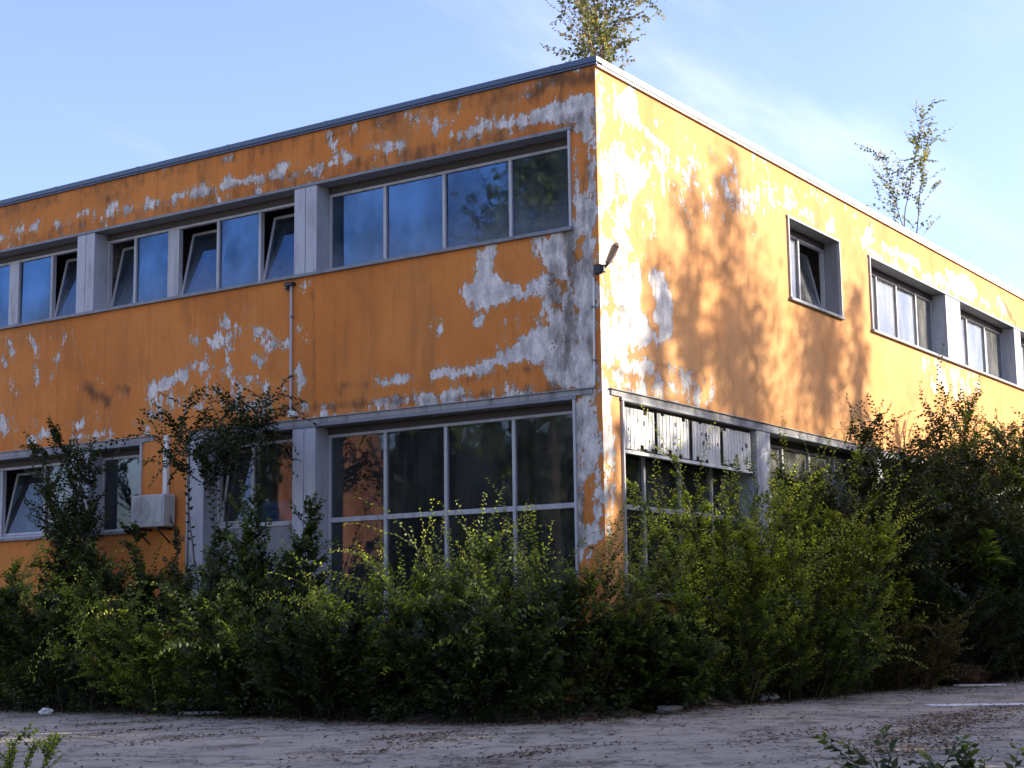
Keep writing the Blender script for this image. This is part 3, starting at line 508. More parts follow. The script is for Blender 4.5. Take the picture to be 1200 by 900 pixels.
def leafy(LV, pts, tan, l, w, tint0, tint1, skip=.1, per=1, flat=.5, ang=.8):
    """alternate leaves in two ranks along every shoot (feathery sprays)"""
    K1, n, _ = pts.shape; up = np.array([0, 0, 1.0])
    side = nrm(np.cross(tan[K1 // 2], up + rng.normal(0, flat, (n, 3))))
    for k in range(int(K1 * skip), K1):
        for sgn in (-1, 1):
            for q in range(per):
                P = pts[k] if k == K1 - 1 else pts[k] + (pts[k + 1] - pts[k]) * ((q + .5 * (sgn > 0)) / per)
                D = tan[k] * (1.1 - ang) + side * sgn * ang + rng.normal(0, .16, (n, 3)); D[:, 2] -= .12
                S = np.cross(D, np.cross(tan[k], side)) + rng.normal(0, .3, (n, 3))
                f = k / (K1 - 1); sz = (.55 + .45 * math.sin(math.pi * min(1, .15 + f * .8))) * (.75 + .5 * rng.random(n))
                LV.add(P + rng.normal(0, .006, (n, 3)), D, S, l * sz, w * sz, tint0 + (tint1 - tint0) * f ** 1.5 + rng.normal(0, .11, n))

def bush(name, label, cat, pos, h, spread, n_main, n_side, leaf, wood=None, l=.075, w=.017, droop=.35, side_len=.55, tint=(.2, .75), group=None, lean=(0, 0), base_r=.3, wig=.05, sub=0, lo=.02, K=12, n_shoot=0, shoot=(.6, 1.2), shoot_tint=(.5, 1.0), rmin=.55, flat=.5, twist=.6, squash=1.0):
    global rng
    rng = np.random.default_rng(zlib.crc32(label.encode()))
    T = thing(name, (pos[0], pos[1], 0), label, cat, group)
    a = rng.random(n_main) * 2 * math.pi; r = base_r * np.sqrt(rng.random(n_main)) * (1 if n_main > 1 else 0)
    P0 = np.stack([pos[0] + r * np.cos(a), pos[1] + r * np.sin(a) * squash, np.full(n_main, -.03)], 1)
    sp = spread * np.sqrt(rng.random(n_main)); D0 = np.stack([np.cos(a) * sp + lean[0], np.sin(a) * sp * squash + lean[1], np.ones(n_main)], 1)
    Ln = h * (rmin + (1.12 - rmin) * rng.random(n_main))
    mp, mt = grow(P0, D0, Ln, 16, droop / h * .5, wig * .8)
    sets = [(mp, np.full(n_main, .006 + .004 * h), np.full(n_main, .003))]
    LV = Leaves()
    P, Tn, f, j = pick(mp, mt, n_side, lo, 1.0)
    out = nrm(rng.normal(0, 1, (n_side, 3)) + np.stack([np.cos(a[j]), np.sin(a[j]), 0 * f], 1) * .5); out[:, 2] = np.abs(out[:, 2]) * .5 + .05
    sl = side_len * (.45 + .75 * rng.random(n_side)) * (1.15 - .55 * f)
    sp_, st_ = grow(P, Tn * .55 + out * .85, sl, K, droop, wig)
    sets.append((sp_, np.full(n_side, .004), np.full(n_side, .0015)))
    leafy(LV, sp_, st_, l, w, tint[0], tint[1], flat=flat, ang=twist)
    if sub:
        P, Tn, f2, j2 = pick(sp_, st_, sub, .25, .95)
        out = nrm(rng.normal(0, 1, (sub, 3)))
        q, qt = grow(P, Tn * .6 + out * .7, side_len * .5 * (.5 + .7 * rng.random(sub)), 8, droop, wig)
        sets.append((q, np.full(sub, .0025), np.full(sub, .001))); leafy(LV, q, qt, l * .9, w * .9, tint[0], tint[1], flat=flat, ang=twist)
    leafy(LV, mp[9:], mt[9:], l, w, tint[0] + .1, tint[1] + .15, per=2, flat=flat, ang=twist)
    if n_shoot:
        P, Tn, f2, j2 = pick(mp, mt, n_shoot, .45, .95)
        D = np.stack([np.cos(a[j2]) * .35, np.sin(a[j2]) * .35, np.full(n_shoot, .75)], 1) + rng.normal(0, .28, (n_shoot, 3))
        q, qt = grow(P, D, shoot[0] + (shoot[1] - shoot[0]) * rng.random(n_shoot), 18, droop * 2.2, .06)
        sets.append((q, np.full(n_shoot, .004), np.full(n_shoot, .0015))); leafy(LV, q, qt, l * .85, w, shoot_tint[0], shoot_tint[1], flat=1.0, ang=.75)
    stems_mesh(sets, 'stem' if n_main == 1 else 'stems', wood or M_STEM, T)
    LV.build('foliage', leaf, T)
    return T

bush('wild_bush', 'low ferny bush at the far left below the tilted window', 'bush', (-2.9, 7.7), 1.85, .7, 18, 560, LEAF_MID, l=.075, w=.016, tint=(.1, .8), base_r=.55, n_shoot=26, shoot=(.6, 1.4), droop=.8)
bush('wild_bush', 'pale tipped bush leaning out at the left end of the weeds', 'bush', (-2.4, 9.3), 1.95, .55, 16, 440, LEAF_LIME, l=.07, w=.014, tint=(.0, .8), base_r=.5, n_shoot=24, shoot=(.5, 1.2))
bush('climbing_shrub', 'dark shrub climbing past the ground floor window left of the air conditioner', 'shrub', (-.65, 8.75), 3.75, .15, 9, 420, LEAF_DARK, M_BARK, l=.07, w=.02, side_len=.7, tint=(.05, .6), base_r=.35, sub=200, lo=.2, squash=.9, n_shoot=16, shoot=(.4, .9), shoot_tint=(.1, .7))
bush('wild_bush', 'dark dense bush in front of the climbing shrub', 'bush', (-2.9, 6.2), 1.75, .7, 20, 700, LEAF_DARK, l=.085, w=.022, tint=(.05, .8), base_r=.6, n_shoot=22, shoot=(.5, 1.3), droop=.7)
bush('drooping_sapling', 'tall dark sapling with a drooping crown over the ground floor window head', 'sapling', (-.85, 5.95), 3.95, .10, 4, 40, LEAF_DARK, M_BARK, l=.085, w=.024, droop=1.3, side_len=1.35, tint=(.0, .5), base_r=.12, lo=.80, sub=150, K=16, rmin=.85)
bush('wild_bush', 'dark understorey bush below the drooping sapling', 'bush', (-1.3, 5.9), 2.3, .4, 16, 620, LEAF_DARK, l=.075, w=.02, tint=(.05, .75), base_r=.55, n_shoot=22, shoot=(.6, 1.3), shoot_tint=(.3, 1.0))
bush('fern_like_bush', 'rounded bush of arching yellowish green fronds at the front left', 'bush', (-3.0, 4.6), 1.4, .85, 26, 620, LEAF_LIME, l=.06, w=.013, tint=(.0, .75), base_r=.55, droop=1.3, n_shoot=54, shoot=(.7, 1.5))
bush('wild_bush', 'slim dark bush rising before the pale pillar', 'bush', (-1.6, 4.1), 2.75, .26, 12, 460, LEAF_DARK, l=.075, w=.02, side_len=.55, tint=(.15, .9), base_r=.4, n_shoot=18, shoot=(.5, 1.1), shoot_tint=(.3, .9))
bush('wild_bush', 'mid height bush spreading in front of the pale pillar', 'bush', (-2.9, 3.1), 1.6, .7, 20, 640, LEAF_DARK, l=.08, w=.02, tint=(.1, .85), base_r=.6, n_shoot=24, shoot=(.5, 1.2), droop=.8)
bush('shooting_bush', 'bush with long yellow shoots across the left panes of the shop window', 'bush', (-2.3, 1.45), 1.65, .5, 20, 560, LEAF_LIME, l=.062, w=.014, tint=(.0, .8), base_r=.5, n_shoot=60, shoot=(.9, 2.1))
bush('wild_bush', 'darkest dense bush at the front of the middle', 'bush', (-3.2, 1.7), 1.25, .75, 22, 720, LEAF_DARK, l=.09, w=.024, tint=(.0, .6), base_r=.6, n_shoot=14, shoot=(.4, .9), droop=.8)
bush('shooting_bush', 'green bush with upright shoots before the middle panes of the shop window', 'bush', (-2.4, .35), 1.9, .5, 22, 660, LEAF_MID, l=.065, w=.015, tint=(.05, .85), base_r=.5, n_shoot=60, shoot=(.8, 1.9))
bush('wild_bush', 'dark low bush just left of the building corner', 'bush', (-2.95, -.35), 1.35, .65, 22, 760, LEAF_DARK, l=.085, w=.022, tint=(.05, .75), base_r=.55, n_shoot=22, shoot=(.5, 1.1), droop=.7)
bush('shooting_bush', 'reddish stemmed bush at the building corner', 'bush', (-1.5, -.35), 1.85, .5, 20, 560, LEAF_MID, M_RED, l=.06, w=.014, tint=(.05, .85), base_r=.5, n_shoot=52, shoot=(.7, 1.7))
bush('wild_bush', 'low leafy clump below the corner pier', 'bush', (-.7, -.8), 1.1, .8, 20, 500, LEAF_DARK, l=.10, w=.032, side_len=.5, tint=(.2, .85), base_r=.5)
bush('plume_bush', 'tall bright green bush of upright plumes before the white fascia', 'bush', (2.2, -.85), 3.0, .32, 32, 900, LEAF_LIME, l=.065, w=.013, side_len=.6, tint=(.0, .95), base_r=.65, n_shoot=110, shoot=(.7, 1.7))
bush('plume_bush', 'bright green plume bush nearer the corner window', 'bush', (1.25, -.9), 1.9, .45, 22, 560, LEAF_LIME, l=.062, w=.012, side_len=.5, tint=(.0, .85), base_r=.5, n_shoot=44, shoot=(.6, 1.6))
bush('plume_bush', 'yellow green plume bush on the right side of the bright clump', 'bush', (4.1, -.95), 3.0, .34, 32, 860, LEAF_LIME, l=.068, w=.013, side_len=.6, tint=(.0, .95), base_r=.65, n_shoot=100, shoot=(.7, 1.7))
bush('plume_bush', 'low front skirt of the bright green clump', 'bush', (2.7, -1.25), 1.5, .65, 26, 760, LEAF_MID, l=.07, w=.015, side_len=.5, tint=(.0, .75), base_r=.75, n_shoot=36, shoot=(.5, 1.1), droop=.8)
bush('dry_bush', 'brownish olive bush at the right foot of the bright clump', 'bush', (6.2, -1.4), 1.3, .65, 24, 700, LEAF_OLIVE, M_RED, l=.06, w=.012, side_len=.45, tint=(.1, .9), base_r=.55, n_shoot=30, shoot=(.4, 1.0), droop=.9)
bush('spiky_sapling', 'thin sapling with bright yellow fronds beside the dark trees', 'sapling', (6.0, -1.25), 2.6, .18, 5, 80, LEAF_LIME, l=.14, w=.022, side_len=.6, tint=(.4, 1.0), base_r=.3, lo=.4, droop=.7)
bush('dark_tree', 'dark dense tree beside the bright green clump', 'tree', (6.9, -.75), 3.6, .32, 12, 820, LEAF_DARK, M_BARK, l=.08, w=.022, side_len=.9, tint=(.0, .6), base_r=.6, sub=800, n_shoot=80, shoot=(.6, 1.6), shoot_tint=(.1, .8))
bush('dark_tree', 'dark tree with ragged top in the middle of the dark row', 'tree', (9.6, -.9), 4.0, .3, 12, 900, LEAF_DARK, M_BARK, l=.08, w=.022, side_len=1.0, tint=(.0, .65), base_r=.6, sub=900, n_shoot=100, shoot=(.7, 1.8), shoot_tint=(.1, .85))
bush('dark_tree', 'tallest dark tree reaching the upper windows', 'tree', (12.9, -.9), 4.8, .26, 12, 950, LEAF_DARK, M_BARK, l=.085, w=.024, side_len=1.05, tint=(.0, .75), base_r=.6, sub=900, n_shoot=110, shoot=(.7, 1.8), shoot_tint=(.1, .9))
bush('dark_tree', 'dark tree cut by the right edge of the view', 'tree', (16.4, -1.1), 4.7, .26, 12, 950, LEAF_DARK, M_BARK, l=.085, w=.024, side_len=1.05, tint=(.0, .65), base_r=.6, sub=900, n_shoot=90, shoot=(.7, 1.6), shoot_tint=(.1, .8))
bush('wild_bush', 'dark undergrowth bush below the dark tree nearest the clump', 'bush', (7.9, -1.35), 2.1, .5, 24, 900, LEAF_DARK, side_len=.8, l=.08, w=.022, tint=(.0, .5), base_r=.8)
bush('wild_bush', 'dark undergrowth bush in the middle of the dark row', 'bush', (10.4, -1.5), 2.4, .5, 24, 950, LEAF_DARK, side_len=.85, l=.08, w=.022, tint=(.0, .5), base_r=.9)
bush('wild_bush', 'dark undergrowth bush below the tallest dark tree', 'bush', (13.4, -1.6), 2.6, .5, 24, 950, LEAF_DARK, side_len=.9, l=.08, w=.022, tint=(.0, .5), base_r=.9)
bush('wild_bush', 'dark undergrowth bush at the right edge of the view', 'bush', (16.6, -1.7), 2.7, .5, 24, 950, LEAF_DARK, side_len=.9, l=.085, w=.024, tint=(.0, .5), base_r=.9)
bush('frond_tree', 'young tree with large pale hanging fronds at the right edge', 'tree', (9.3, -2.4), 2.3, .22, 3, 34, LEAF_MID, M_BARK, l=.22, w=.028, side_len=.8, droop=1.9, tint=(.3, .8), base_r=.15, lo=.8, flat=.2, rmin=.9)
bush('dry_grass_tuft', 'brown tuft of dry grass on the paving at the right', 'grass tuft', (7.9, -1.95), .30, .9, 60, 120, LEAF_DRY, l=.10, w=.006, side_len=.2, tint=(.2, .9), base_r=.35, squash=.4)
# young trees on the roof
def raise_(T, z):
    T.location.z = z
    for c in T.children: c.location.z = 0 + c.location.z
t = bush('roof_sapling', 'bare twigged sapling growing on the roof behind the corner', 'sapling', (1.45, .75), 3.1, .2, 6, 170, LEAF_ROOF, M_RED, l=.075, w=.026, side_len=1.0, tint=(.0, 1.0), base_r=.12, lo=.1, K=7, droop=.15, wig=.10, sub=90, rmin=.8); t.location.z = 8.18
t = bush('roof_sapling', 'slender sparse sapling standing on the roof over the sunny wall', 'sapling', (14.6, .95), 3.2, .10, 3, 60, LEAF_ROOF, M_RED, l=.08, w=.03, side_len=.95, tint=(.2, .95), base_r=.05, lo=.2, K=4, droop=.2, wig=.08, sub=36, rmin=.9); t.location.z = 8.18
# near plants at the bottom corners of the view
bush('near_shrub', 'near dark leaved twigs arching in low at the bottom right', 'shrub', (-10.85, -8.56), 1.2, .5, 9, 52, LEAF_DARK, l=.058, w=.013, side_len=.42, tint=(.1, .9), base_r=.2, droop=1.9, lo=.2, K=8, lean=(-1.05, 1.5), rmin=.6, wig=.07)
bush('near_weed', 'thin yellowish weed standing at the bottom left edge', 'weed', (-11.3, -2.6), .60, .5, 9, 60, LEAF_LIME, l=.028, w=.009, side_len=.18, tint=(.2, .75), base_r=.25, lo=.3, K=7)
# low ground cover that hides the foot of the bushes
LV = Leaves(); front = [(-3.2, 9.5), (-3.15, 6.5), (-2.95, 4.5), (-3.2, 2.2), (-3.4, .5), (-3.0, -.7), (-1.7, -1.05), (.0, -.9), (2.0, -1.1), (4.6, -1.15), (8, -1.45), (12, -1.65), (16, -1.8), (20, -1.9)]
cl = []
for (x0, y0), (x1, y1) in zip(front, front[1:]):
    n = int(math.hypot(x1 - x0, y1 - y0) * 60); t = rng.random(n); cl.append(np.stack([x0 + (x1 - x0) * t + rng.normal(.12, .36, n), y0 + (y1 - y0) * t + rng.normal(.1, .2, n), np.full(n, .02)], 1))
cl = np.concatenate(cl); n = len(cl); p_, t_ = grow(cl, np.stack([rng.normal(0, .6, n), rng.normal(0, .6, n), np.ones(n)], 1), .18 + .65 * rng.random(n) ** 2, 8, .9, .1)
leafy(LV, p_, t_, .07, .018, .1, .75, skip=0); o = LV.build('ground_cover', LEAF_DARK); o['kind'] = 'stuff'
# trees standing across the yard: they throw the shadows on the walls and show in the panes
def card_tree(name, label, pos, h, rad, n, leaf, trunk_r, cs=.22, base=.2, taper=1.0, group=None, clumps=40, ragged=.3):
    T = thing(name, (pos[0], pos[1], 0), label, 'tree', group)
    mb = MB(); mb.tube([(pos[0], pos[1], -.1), (pos[0] + .1, pos[1], h * .35), (pos[0] - .05, pos[1] + .1, h * .7), (pos[0], pos[1], h * .97)], [trunk_r, trunk_r * .75, trunk_r * .4, .02], 9)
    C = []; 
    for k in range(clumps):
        f = rng.random() ** .9; z = h * (base + (1 - base) * f); r = rad * (math.sin(math.pi * (.12 + .86 * f) ** taper) ** .8) * (.35 + .65 * math.sqrt(rng.random())); a = rng.random() * 6.283
        C.append((pos[0] + r * math.cos(a), pos[1] + r * math.sin(a), z)); mb.tube([(pos[0], pos[1], max(.3, z - r * .9)), C[-1]], [.03, .008], 4)
    mb.build('trunk', M_BARK, T, smoothf=True)
    C = np.array(C); j = rng.integers(0, clumps, n); P = C[j] + rng.normal(0, 1, (n, 3)) * np.array([ragged, ragged, ragged * 1.5]) * rad * .6
    LV = Leaves(); LV.add(P, rng.normal(0, 1, (n, 3)), rng.normal(0, 1, (n, 3)), cs * (.6 + .8 * rng.random(n)), cs * .28, rng.random(n)); LV.build('crown', leaf, T)
    return T
def leaf_mass(name, x0, x1, y0, y1, top, n, cs, leaf, amp=1.0):
    LV = Leaves(); x = rng.uniform(x0, x1, n); y = rng.uniform(y0, y1, n)
    tp = top + amp * (np.sin(x * .9 + 1) * .5 + np.sin(x * 2.3) * .3 + np.sin(x * 5.1 + y) * .25) + (np.sin(y * 1.3) * .4)
    z = tp * rng.random(n) ** .75
    LV.add(np.stack([x, y, z], 1), rng.normal(0, 1, (n, 3)), rng.normal(0, 1, (n, 3)), cs * (.6 + .8 * rng.random(n)), cs * .3, rng.random(n)); o = LV.build(name, leaf); o['kind'] = 'stuff'; return o
TE = math.tan(R(SUN_EL_DEG))
leaf_mass('shade_belt', -14, 44, -17.5, -13.5, 1.95 + 21 * TE, 56000, .40, LEAF_DARK, 1.35)  # unseen mass of leaves added to shade the ground and lower walls
def caster(xf, ztop, t): return (xf + .70 * t, -.714 * t), ztop + t * TE
for k, (xf, zt, t, rad, n, lb) in enumerate(((2.5, 7.3, 18, .62, 4600, 'slender tree whose shadow spire falls nearest the corner'), (3.75, 7.6, 19, .68, 5200, 'slender tree casting the tallest shadow spire on the sunny wall'), (1.6, 6.0, 18, .5, 3200, 'short slender tree shading the wall edge by the corner lamp'), (4.6, 6.0, 19, 1.2, 7600, 'broad tree shading the middle of the sunny wall'), (7.2, 6.0, 20, 1.35, 9000, 'broad tree shading the wall under the single window'), (8.9, 6.6, 20, .5, 3400, 'slender tree shading the wall right of the single window'))):
    p, h = caster(xf, zt, t); card_tree('yard_tree', lb, p, h, rad, n, LEAF_MID, .12, .15, .12, .8, 'trees across the yard that shade the sunny wall', clumps=44, ragged=.5)
card_tree('golden_tree', 'yellowing tree mirrored in the upper corner panes', (-13.7, 9.75), 12.3, 2.0, 7500, LEAF_GOLD, .2, .2, .60, 1.0, None, 60, .3)
leaf_mass('far_trees', -60, -24.5, 18, 34, 8.0, 16000, .8, LEAF_DARK, 1.5)
BB = thing('brick_outbuilding', (-21.1, 23, 0), 'narrow brick outbuilding mirrored in the ground floor panes', 'building')
m, nt = mat('brick'); co = geoco(nt)
bt = N(nt, 'ShaderNodeTexBrick', i_Scale=1.0); lk(nt, mapping(nt, co, (1, 0, 0)), bt.inputs['Vector'])
cx = nt.nodes.new('ShaderNodeCombineXYZ'); sp = nt.nodes.new('ShaderNodeSeparateXYZ'); lk(nt, co, sp.inputs[0]); lk(nt, math_n(nt, 'ADD', sp.outputs[0], sp.outputs[1]), cx.inputs[0]); lk(nt, sp.outputs[2], cx.inputs[1]); lk(nt, cx.outputs[0], bt.inputs['Vector'])
bt.inputs['Color1'].default_value = (.40, .13, .06, 1); bt.inputs['Color2'].default_value = (.48, .18, .08, 1); bt.inputs['Mortar'].default_value = (.3, .22, .17, 1); bt.inputs['Brick Width'].default_value = .5; bt.inputs['Row Height'].default_value = .16; bt.inputs['Mortar Size'].default_value = .015
finish(nt, principled(nt, bt.outputs[0], .9))
mb = MB(); mb.box(-22.4, -19.8, 22, 24, -.1, 7.6); mb.build('wall', m, BB)
mb = MB(); mb.hexa([(-22.6, 21.8, 7.6), (-19.6, 21.8, 7.6), (-19.6, 24.2, 7.6), (-22.6, 24.2, 7.6), (-22.4, 22.9, 8.2), (-19.8, 22.9, 8.2), (-19.8, 23.1, 8.2), (-22.4, 23.1, 8.2)]); mb.build('roof', M_ROOFM, BB)


# ------------------------------------------------------------------ ground
def sheet(name, pts, z, m, kind='structure'):
    me = bpy.data.meshes.new(name); me.from_pydata([(x, y, z) for x, y in pts], [], [tuple(range(len(pts)))]); me.update()
    o = link(name, me, m); o['kind'] = kind; return o
m, nt = mat('worn_asphalt'); co = geoco(nt)
a = noise(nt, co, .35, 6, .6); b = noise(nt, co, 3.2, 8, .7); c = noise(nt, co, 60, 4, .7); d = noise(nt, mapping(nt, co, (.9, 1.3, 1), (4, 2, 0)), 1.0, 8, .75)
g = mixc(nt, smooth(nt, a, .35, .65), (.30, .252, .195), (.395, .338, .266))
g = mixc(nt, smooth(nt, b, .44, .66, 0, .7), g, (.14, .115, .09))
g = mixc(nt, smooth(nt, c, .44, .60, 0, .75), g, (.42, .375, .31))
g = mixc(nt, smooth(nt, d, .49, .64, 0, .8), g, (.085, .062, .042))
vor = N(nt, 'ShaderNodeTexVoronoi', feature='DISTANCE_TO_EDGE', i_Scale=.28); lk(nt, mapping(nt, co, (1, 1, 1)), vor.inputs['Vector'])
wob = math_n(nt, 'ADD', vor.outputs['Distance'], math_n(nt, 'MULTIPLY', math_n(nt, 'SUBTRACT', noise(nt, co, 1.6, 8, .65), .5), .5))
crk = smooth(nt, math_n(nt, 'ABSOLUTE', math_n(nt, 'SUBTRACT', wob, .05)), .0, .016, .85, 0)
g = mixc(nt, crk, g, (.05, .043, .035))
finish(nt, principled(nt, g, .9, bump=math_n(nt, 'ADD', math_n(nt, 'MULTIPLY', c, .5), b), bstr=.55, bdist=.025, spec=.3)); M_GROUND = m
m, nt = mat('leaf_mould_soil'); co = geoco(nt)
b = noise(nt, co, 5, 8, .7); c = noise(nt, co, 45, 4, .7)
g = mixc(nt, smooth(nt, b, .35, .65), (.045, .034, .022), (.10, .075, .05)); g = mixc(nt, smooth(nt, c, .5, .7, 0, .5), g, (.17, .12, .07))
finish(nt, principled(nt, g, .95, bump=c, bstr=.8, bdist=.03)); M_SOIL = m
sheet('ground', [(-400, -400), (400, -400), (400, 400), (-400, 400)], 0.0, M_GROUND)
# weed bed: a low ragged mound of leaf mould along both walls
edge = []
def bed_outline():
    front = [(-3.2, 20), (-3.4, 14), (-3.45, 9), (-3.3, 6.5), (-3.0, 4.5), (-3.3, 2.2), (-3.55, .5), (-3.1, -.8), (-1.8, -1.2), (.0, -1.05), (2.0, -1.2), (4.6, -1.25), (8, -1.5), (12, -1.7), (16, -1.9), (22, -2.0), (26, -2)]
    out = []
    for (x0, y0), (x1, y1) in zip(front, front[1:]):
        for k in range(14):
            t = k / 14; out.append((x0 + (x1 - x0) * t, y0 + (y1 - y0) * t))
    return out
O = bed_outline(); V = []; F = []
inner = [(max(min(x, 0) * .0 + .1, .1) if y > 0 else x + .2, max(.1, y) if y > 0 else .1) for x, y in O]
for k, ((x, y), (xi, yi)) in enumerate(zip(O, inner)):
    jx, jy = rng.normal(0, .09, 2)
    for t, z in ((0, .003), (.06, .03 + .03 * rng.random()), (.2, .07 + .05 * rng.random()), (.6, .10 + .06 * rng.random()), (1, .08)):
        V.append((x + jx * (1 - t) + (xi - x) * t, y + jy * (1 - t) + (yi - y) * t, z))
for k in range(len(O) - 1):
    for q in range(4): F.append((k * 5 + q, k * 5 + q + 1, (k + 1) * 5 + q + 1, (k + 1) * 5 + q))
me = bpy.data.meshes.new('soil_bed'); me.from_pydata(V, [], F); me.update(); o = link('soil_bed', me, M_SOIL); o['kind'] = 'structure'
# worn white parking line
m, nt = mat('worn_line_paint'); co = geoco(nt)
mk = smooth(nt, noise(nt, co, 6, 8, .75), .36, .52); g = mixc(nt, mk, (.2, .19, .19), (.72, .72, .72)); finish(nt, principled(nt, g, .8)); M_LINE = m
sheet('painted_line', [(1.55, -3.60), (1.95, -3.34), (5.1, -8.1), (4.7, -8.36)], .004, M_LINE)
# leaf litter and small rubble
LV = Leaves(); n = 5200
def scatter(n, cx, cy, sx, sy):
    return np.stack([rng.normal(cx, sx, n), rng.normal(cy, sy, n), .006 + .012 * rng.random(n)], 1)
parts = [np.stack([rng.uniform(-11, 18, 7000), rng.uniform(-8.5, 6, 7000), .006 + .01 * rng.random(7000)], 1)]
for k in range(0, len(O), 2): parts.append(scatter(120, O[k][0] - .12, O[k][1] - .1, .3, .25))
for cx, cy, sx, sy, q in ((9.2, -1.9, .9, .22, 700), (6.5, -2.3, 1.2, .2, 300), (-1.2, -4.6, .9, .18, 420), (-5.6, -1.6, .5, .2, 200), (-6.3, .9, .6, .15, 200), (-5.8, 2.2, .5, .12, 160), (-3.6, -4.2, .8, .2, 260), (.6, -4.6, 1.0, .2, 360), (-7.2, -1.9, .4, .12, 120), (-4.6, -5.6, .8, .25, 330), (-5.3, -5.9, .7, .2, 240), (-3.4, -5.2, .9, .16, 600), (-2.0, -5.0, .9, .16, 500), (-6.6, -3.2, .5, .12, 260), (-5.2, -1.0, .5, .1, 220), (-4.9, 3.4, .5, .1, 200)): parts.append(scatter(q, cx, cy, sx, sy))
P = np.concatenate(parts); n = len(P); a = rng.random(n) * 6.283; D = np.stack([np.cos(a), np.sin(a), rng.normal(.1, .25, n)], 1); S = np.stack([-np.sin(a), np.cos(a), rng.normal(0, .3, n)], 1)
LV.add(P, D, S, .015 + .05 * rng.random(n) ** 1.6, .005 + .013 * rng.random(n) ** 1.5, rng.random(n))
o = LV.build('leaf_litter', LEAF_DRY); o['kind'] = 'stuff'
# rubbish lying at the edge of the weeds
def crumple(name, label, cat, pos, size, m, flat=.5, seed=0):
    r = np.random.default_rng(seed); import bmesh
    bm = bmesh.new(); bmesh.ops.create_icosphere(bm, subdivisions=3, radius=1)
    ph = r.random((6, 3)) * 6
    for v in bm.verts:
        c = np.array(v.co); k = 1 + .16 * sum(math.sin(3.1 * (c @ (ph[i] - 3)) + i) for i in range(4)) / 2 + r.normal(0, .05)
        v.co = (c[0] * k * size[0], c[1] * k * size[1], max(c[2] * k, -.75) * size[2])
    me = bpy.data.meshes.new(name); bm.to_mesh(me); bm.free(); o = link(name, me, m); o.location = (pos[0], pos[1], size[2] * .75 + .006); tag(o, label, cat); return o
M_PAPER = plain_mat('dirty_white_paper', (.62, .61, .58), .8, .25, 12)
M_STONE = plain_mat('grey_stone', (.26, .24, .22), .9, .4, 12)
crumple('plastic_bag', 'crumpled white plastic bag at the foot of the bright green bush', 'bag', (2.15, -1.15), (.20, .13, .06), M_PAPER, seed=1)
crumple('paper_scrap', 'small white paper scrap at the far left edge of the weeds', 'paper', (-4.0, 5.75), (.08, .07, .05), M_PAPER, seed=2)
crumple('broken_slab', 'broken concrete slab among low leaves below the corner', 'stone', (-.9, -1.35), (.24, .12, .05), M_STONE, seed=6)
def plank(label, p, L, ang, w, h, m):
    o = MB().box(-L / 2, L / 2, -w / 2, w / 2, 0, h).build('wood_plank', m, None, .005); o.location = (p[0], p[1], p[2]); o.rotation_euler = (0, R(1.0), R(ang)); tag(o, label, 'plank'); return o
plank('pale weathered plank lying in the weeds left of the middle', (-3.25, 3.45, .03), 1.1, 118, .12, .03, M_STONE)
plank('white board lying on the ground by the dry grass at right', (7.4, -2.3, .012), .95, -30, .14, .03, M_PAPER)

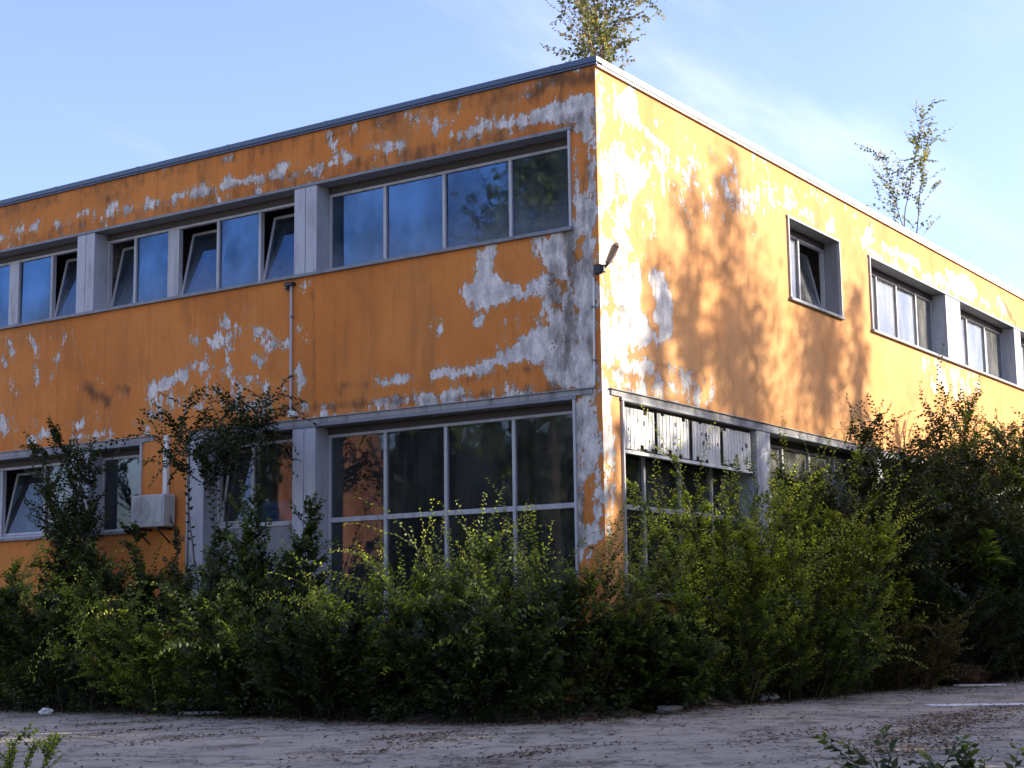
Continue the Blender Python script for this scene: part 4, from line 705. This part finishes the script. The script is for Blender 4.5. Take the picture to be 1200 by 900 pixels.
# ------------------------------------------------------------------ sky, sun, camera
SUN = Vector((.70, -.714, 0)).normalized(); EL = R(SUN_EL_DEG); SUN = Vector((SUN.x * math.cos(EL), SUN.y * math.cos(EL), math.sin(EL)))
W = bpy.data.worlds.new('World'); SC.world = W; W.use_nodes = True; nt = W.node_tree; nt.nodes.clear()
sky = nt.nodes.new('ShaderNodeTexSky'); sky.sky_type = 'NISHITA'; sky.sun_disc = False; sky.sun_elevation = EL; sky.sun_rotation = math.atan2(SUN.x, SUN.y)
sky.altitude = 100; sky.air_density = 1.0; sky.dust_density = 1.2; sky.ozone_density = 3.0
tc = nt.nodes.new('ShaderNodeTexCoord').outputs['Generated']
sx = nt.nodes.new('ShaderNodeSeparateXYZ'); lk(nt, tc, sx.inputs[0])
inv = math_n(nt, 'DIVIDE', 1.0, math_n(nt, 'ADD', math_n(nt, 'MAXIMUM', sx.outputs[2], 0.0), .12))
cv = nt.nodes.new('ShaderNodeVectorMath'); cv.operation = 'SCALE'; lk(nt, tc, cv.inputs[0]); lk(nt, inv, cv.inputs['Scale'])
cn = noise(nt, mapping(nt, cv.outputs[0], (.55, 1.5, .1), (3.2, .4, 0)), 1.0, 7, .6, .6)
wisp = smooth(nt, cn, .42, .78, 0.05, .46)
skc = mixc(nt, wisp, sky.outputs[0], mixc(nt, .5, sky.outputs[0], (9.0, 9.2, 9.6)))
skc = mixc(nt, 1.0, skc, (.975, .875, 1.0), 'MULTIPLY')   # violet leaning autumn sky
bg = nt.nodes.new('ShaderNodeBackground'); bg.inputs[1].default_value = SKY_STRENGTH; lk(nt, skc, bg.inputs[0])
wo = nt.nodes.new('ShaderNodeOutputWorld'); lk(nt, bg.outputs[0], wo.inputs[0])
sl = bpy.data.lights.new('sun', 'SUN'); sl.energy = SUN_STRENGTH; sl.angle = R(.53); sl.color = (1, .90, .74)
so = bpy.data.objects.new('sun', sl); COL.objects.link(so); so.rotation_euler = SUN.to_track_quat('Z', 'Y').to_euler(); so.location = SUN * 60

cam = bpy.data.cameras.new('camera'); co_ = bpy.data.objects.new('camera', cam); COL.objects.link(co_)
cam.sensor_fit = 'HORIZONTAL'; cam.sensor_width = 36; cam.lens = 1867.54 / 1200 * 36; cam.clip_start = .1; cam.clip_end = 2000
RM = Matrix(CAM_ROT).to_4x4(); RM.translation = Vector((-17.49208, -10.35651, 1.0)); co_.matrix_world = RM
SC.camera = co_
vs = SC.view_settings; vs.view_transform = 'Standard'; vs.look = 'None'; vs.gamma = 1; vs.use_curve_mapping = False; vs.exposure = EXPOSURE
SC.render.engine = 'CYCLES'; SC.cycles.use_denoising = True; SC.cycles.max_bounces = 8; SC.cycles.transparent_max_bounces = 12
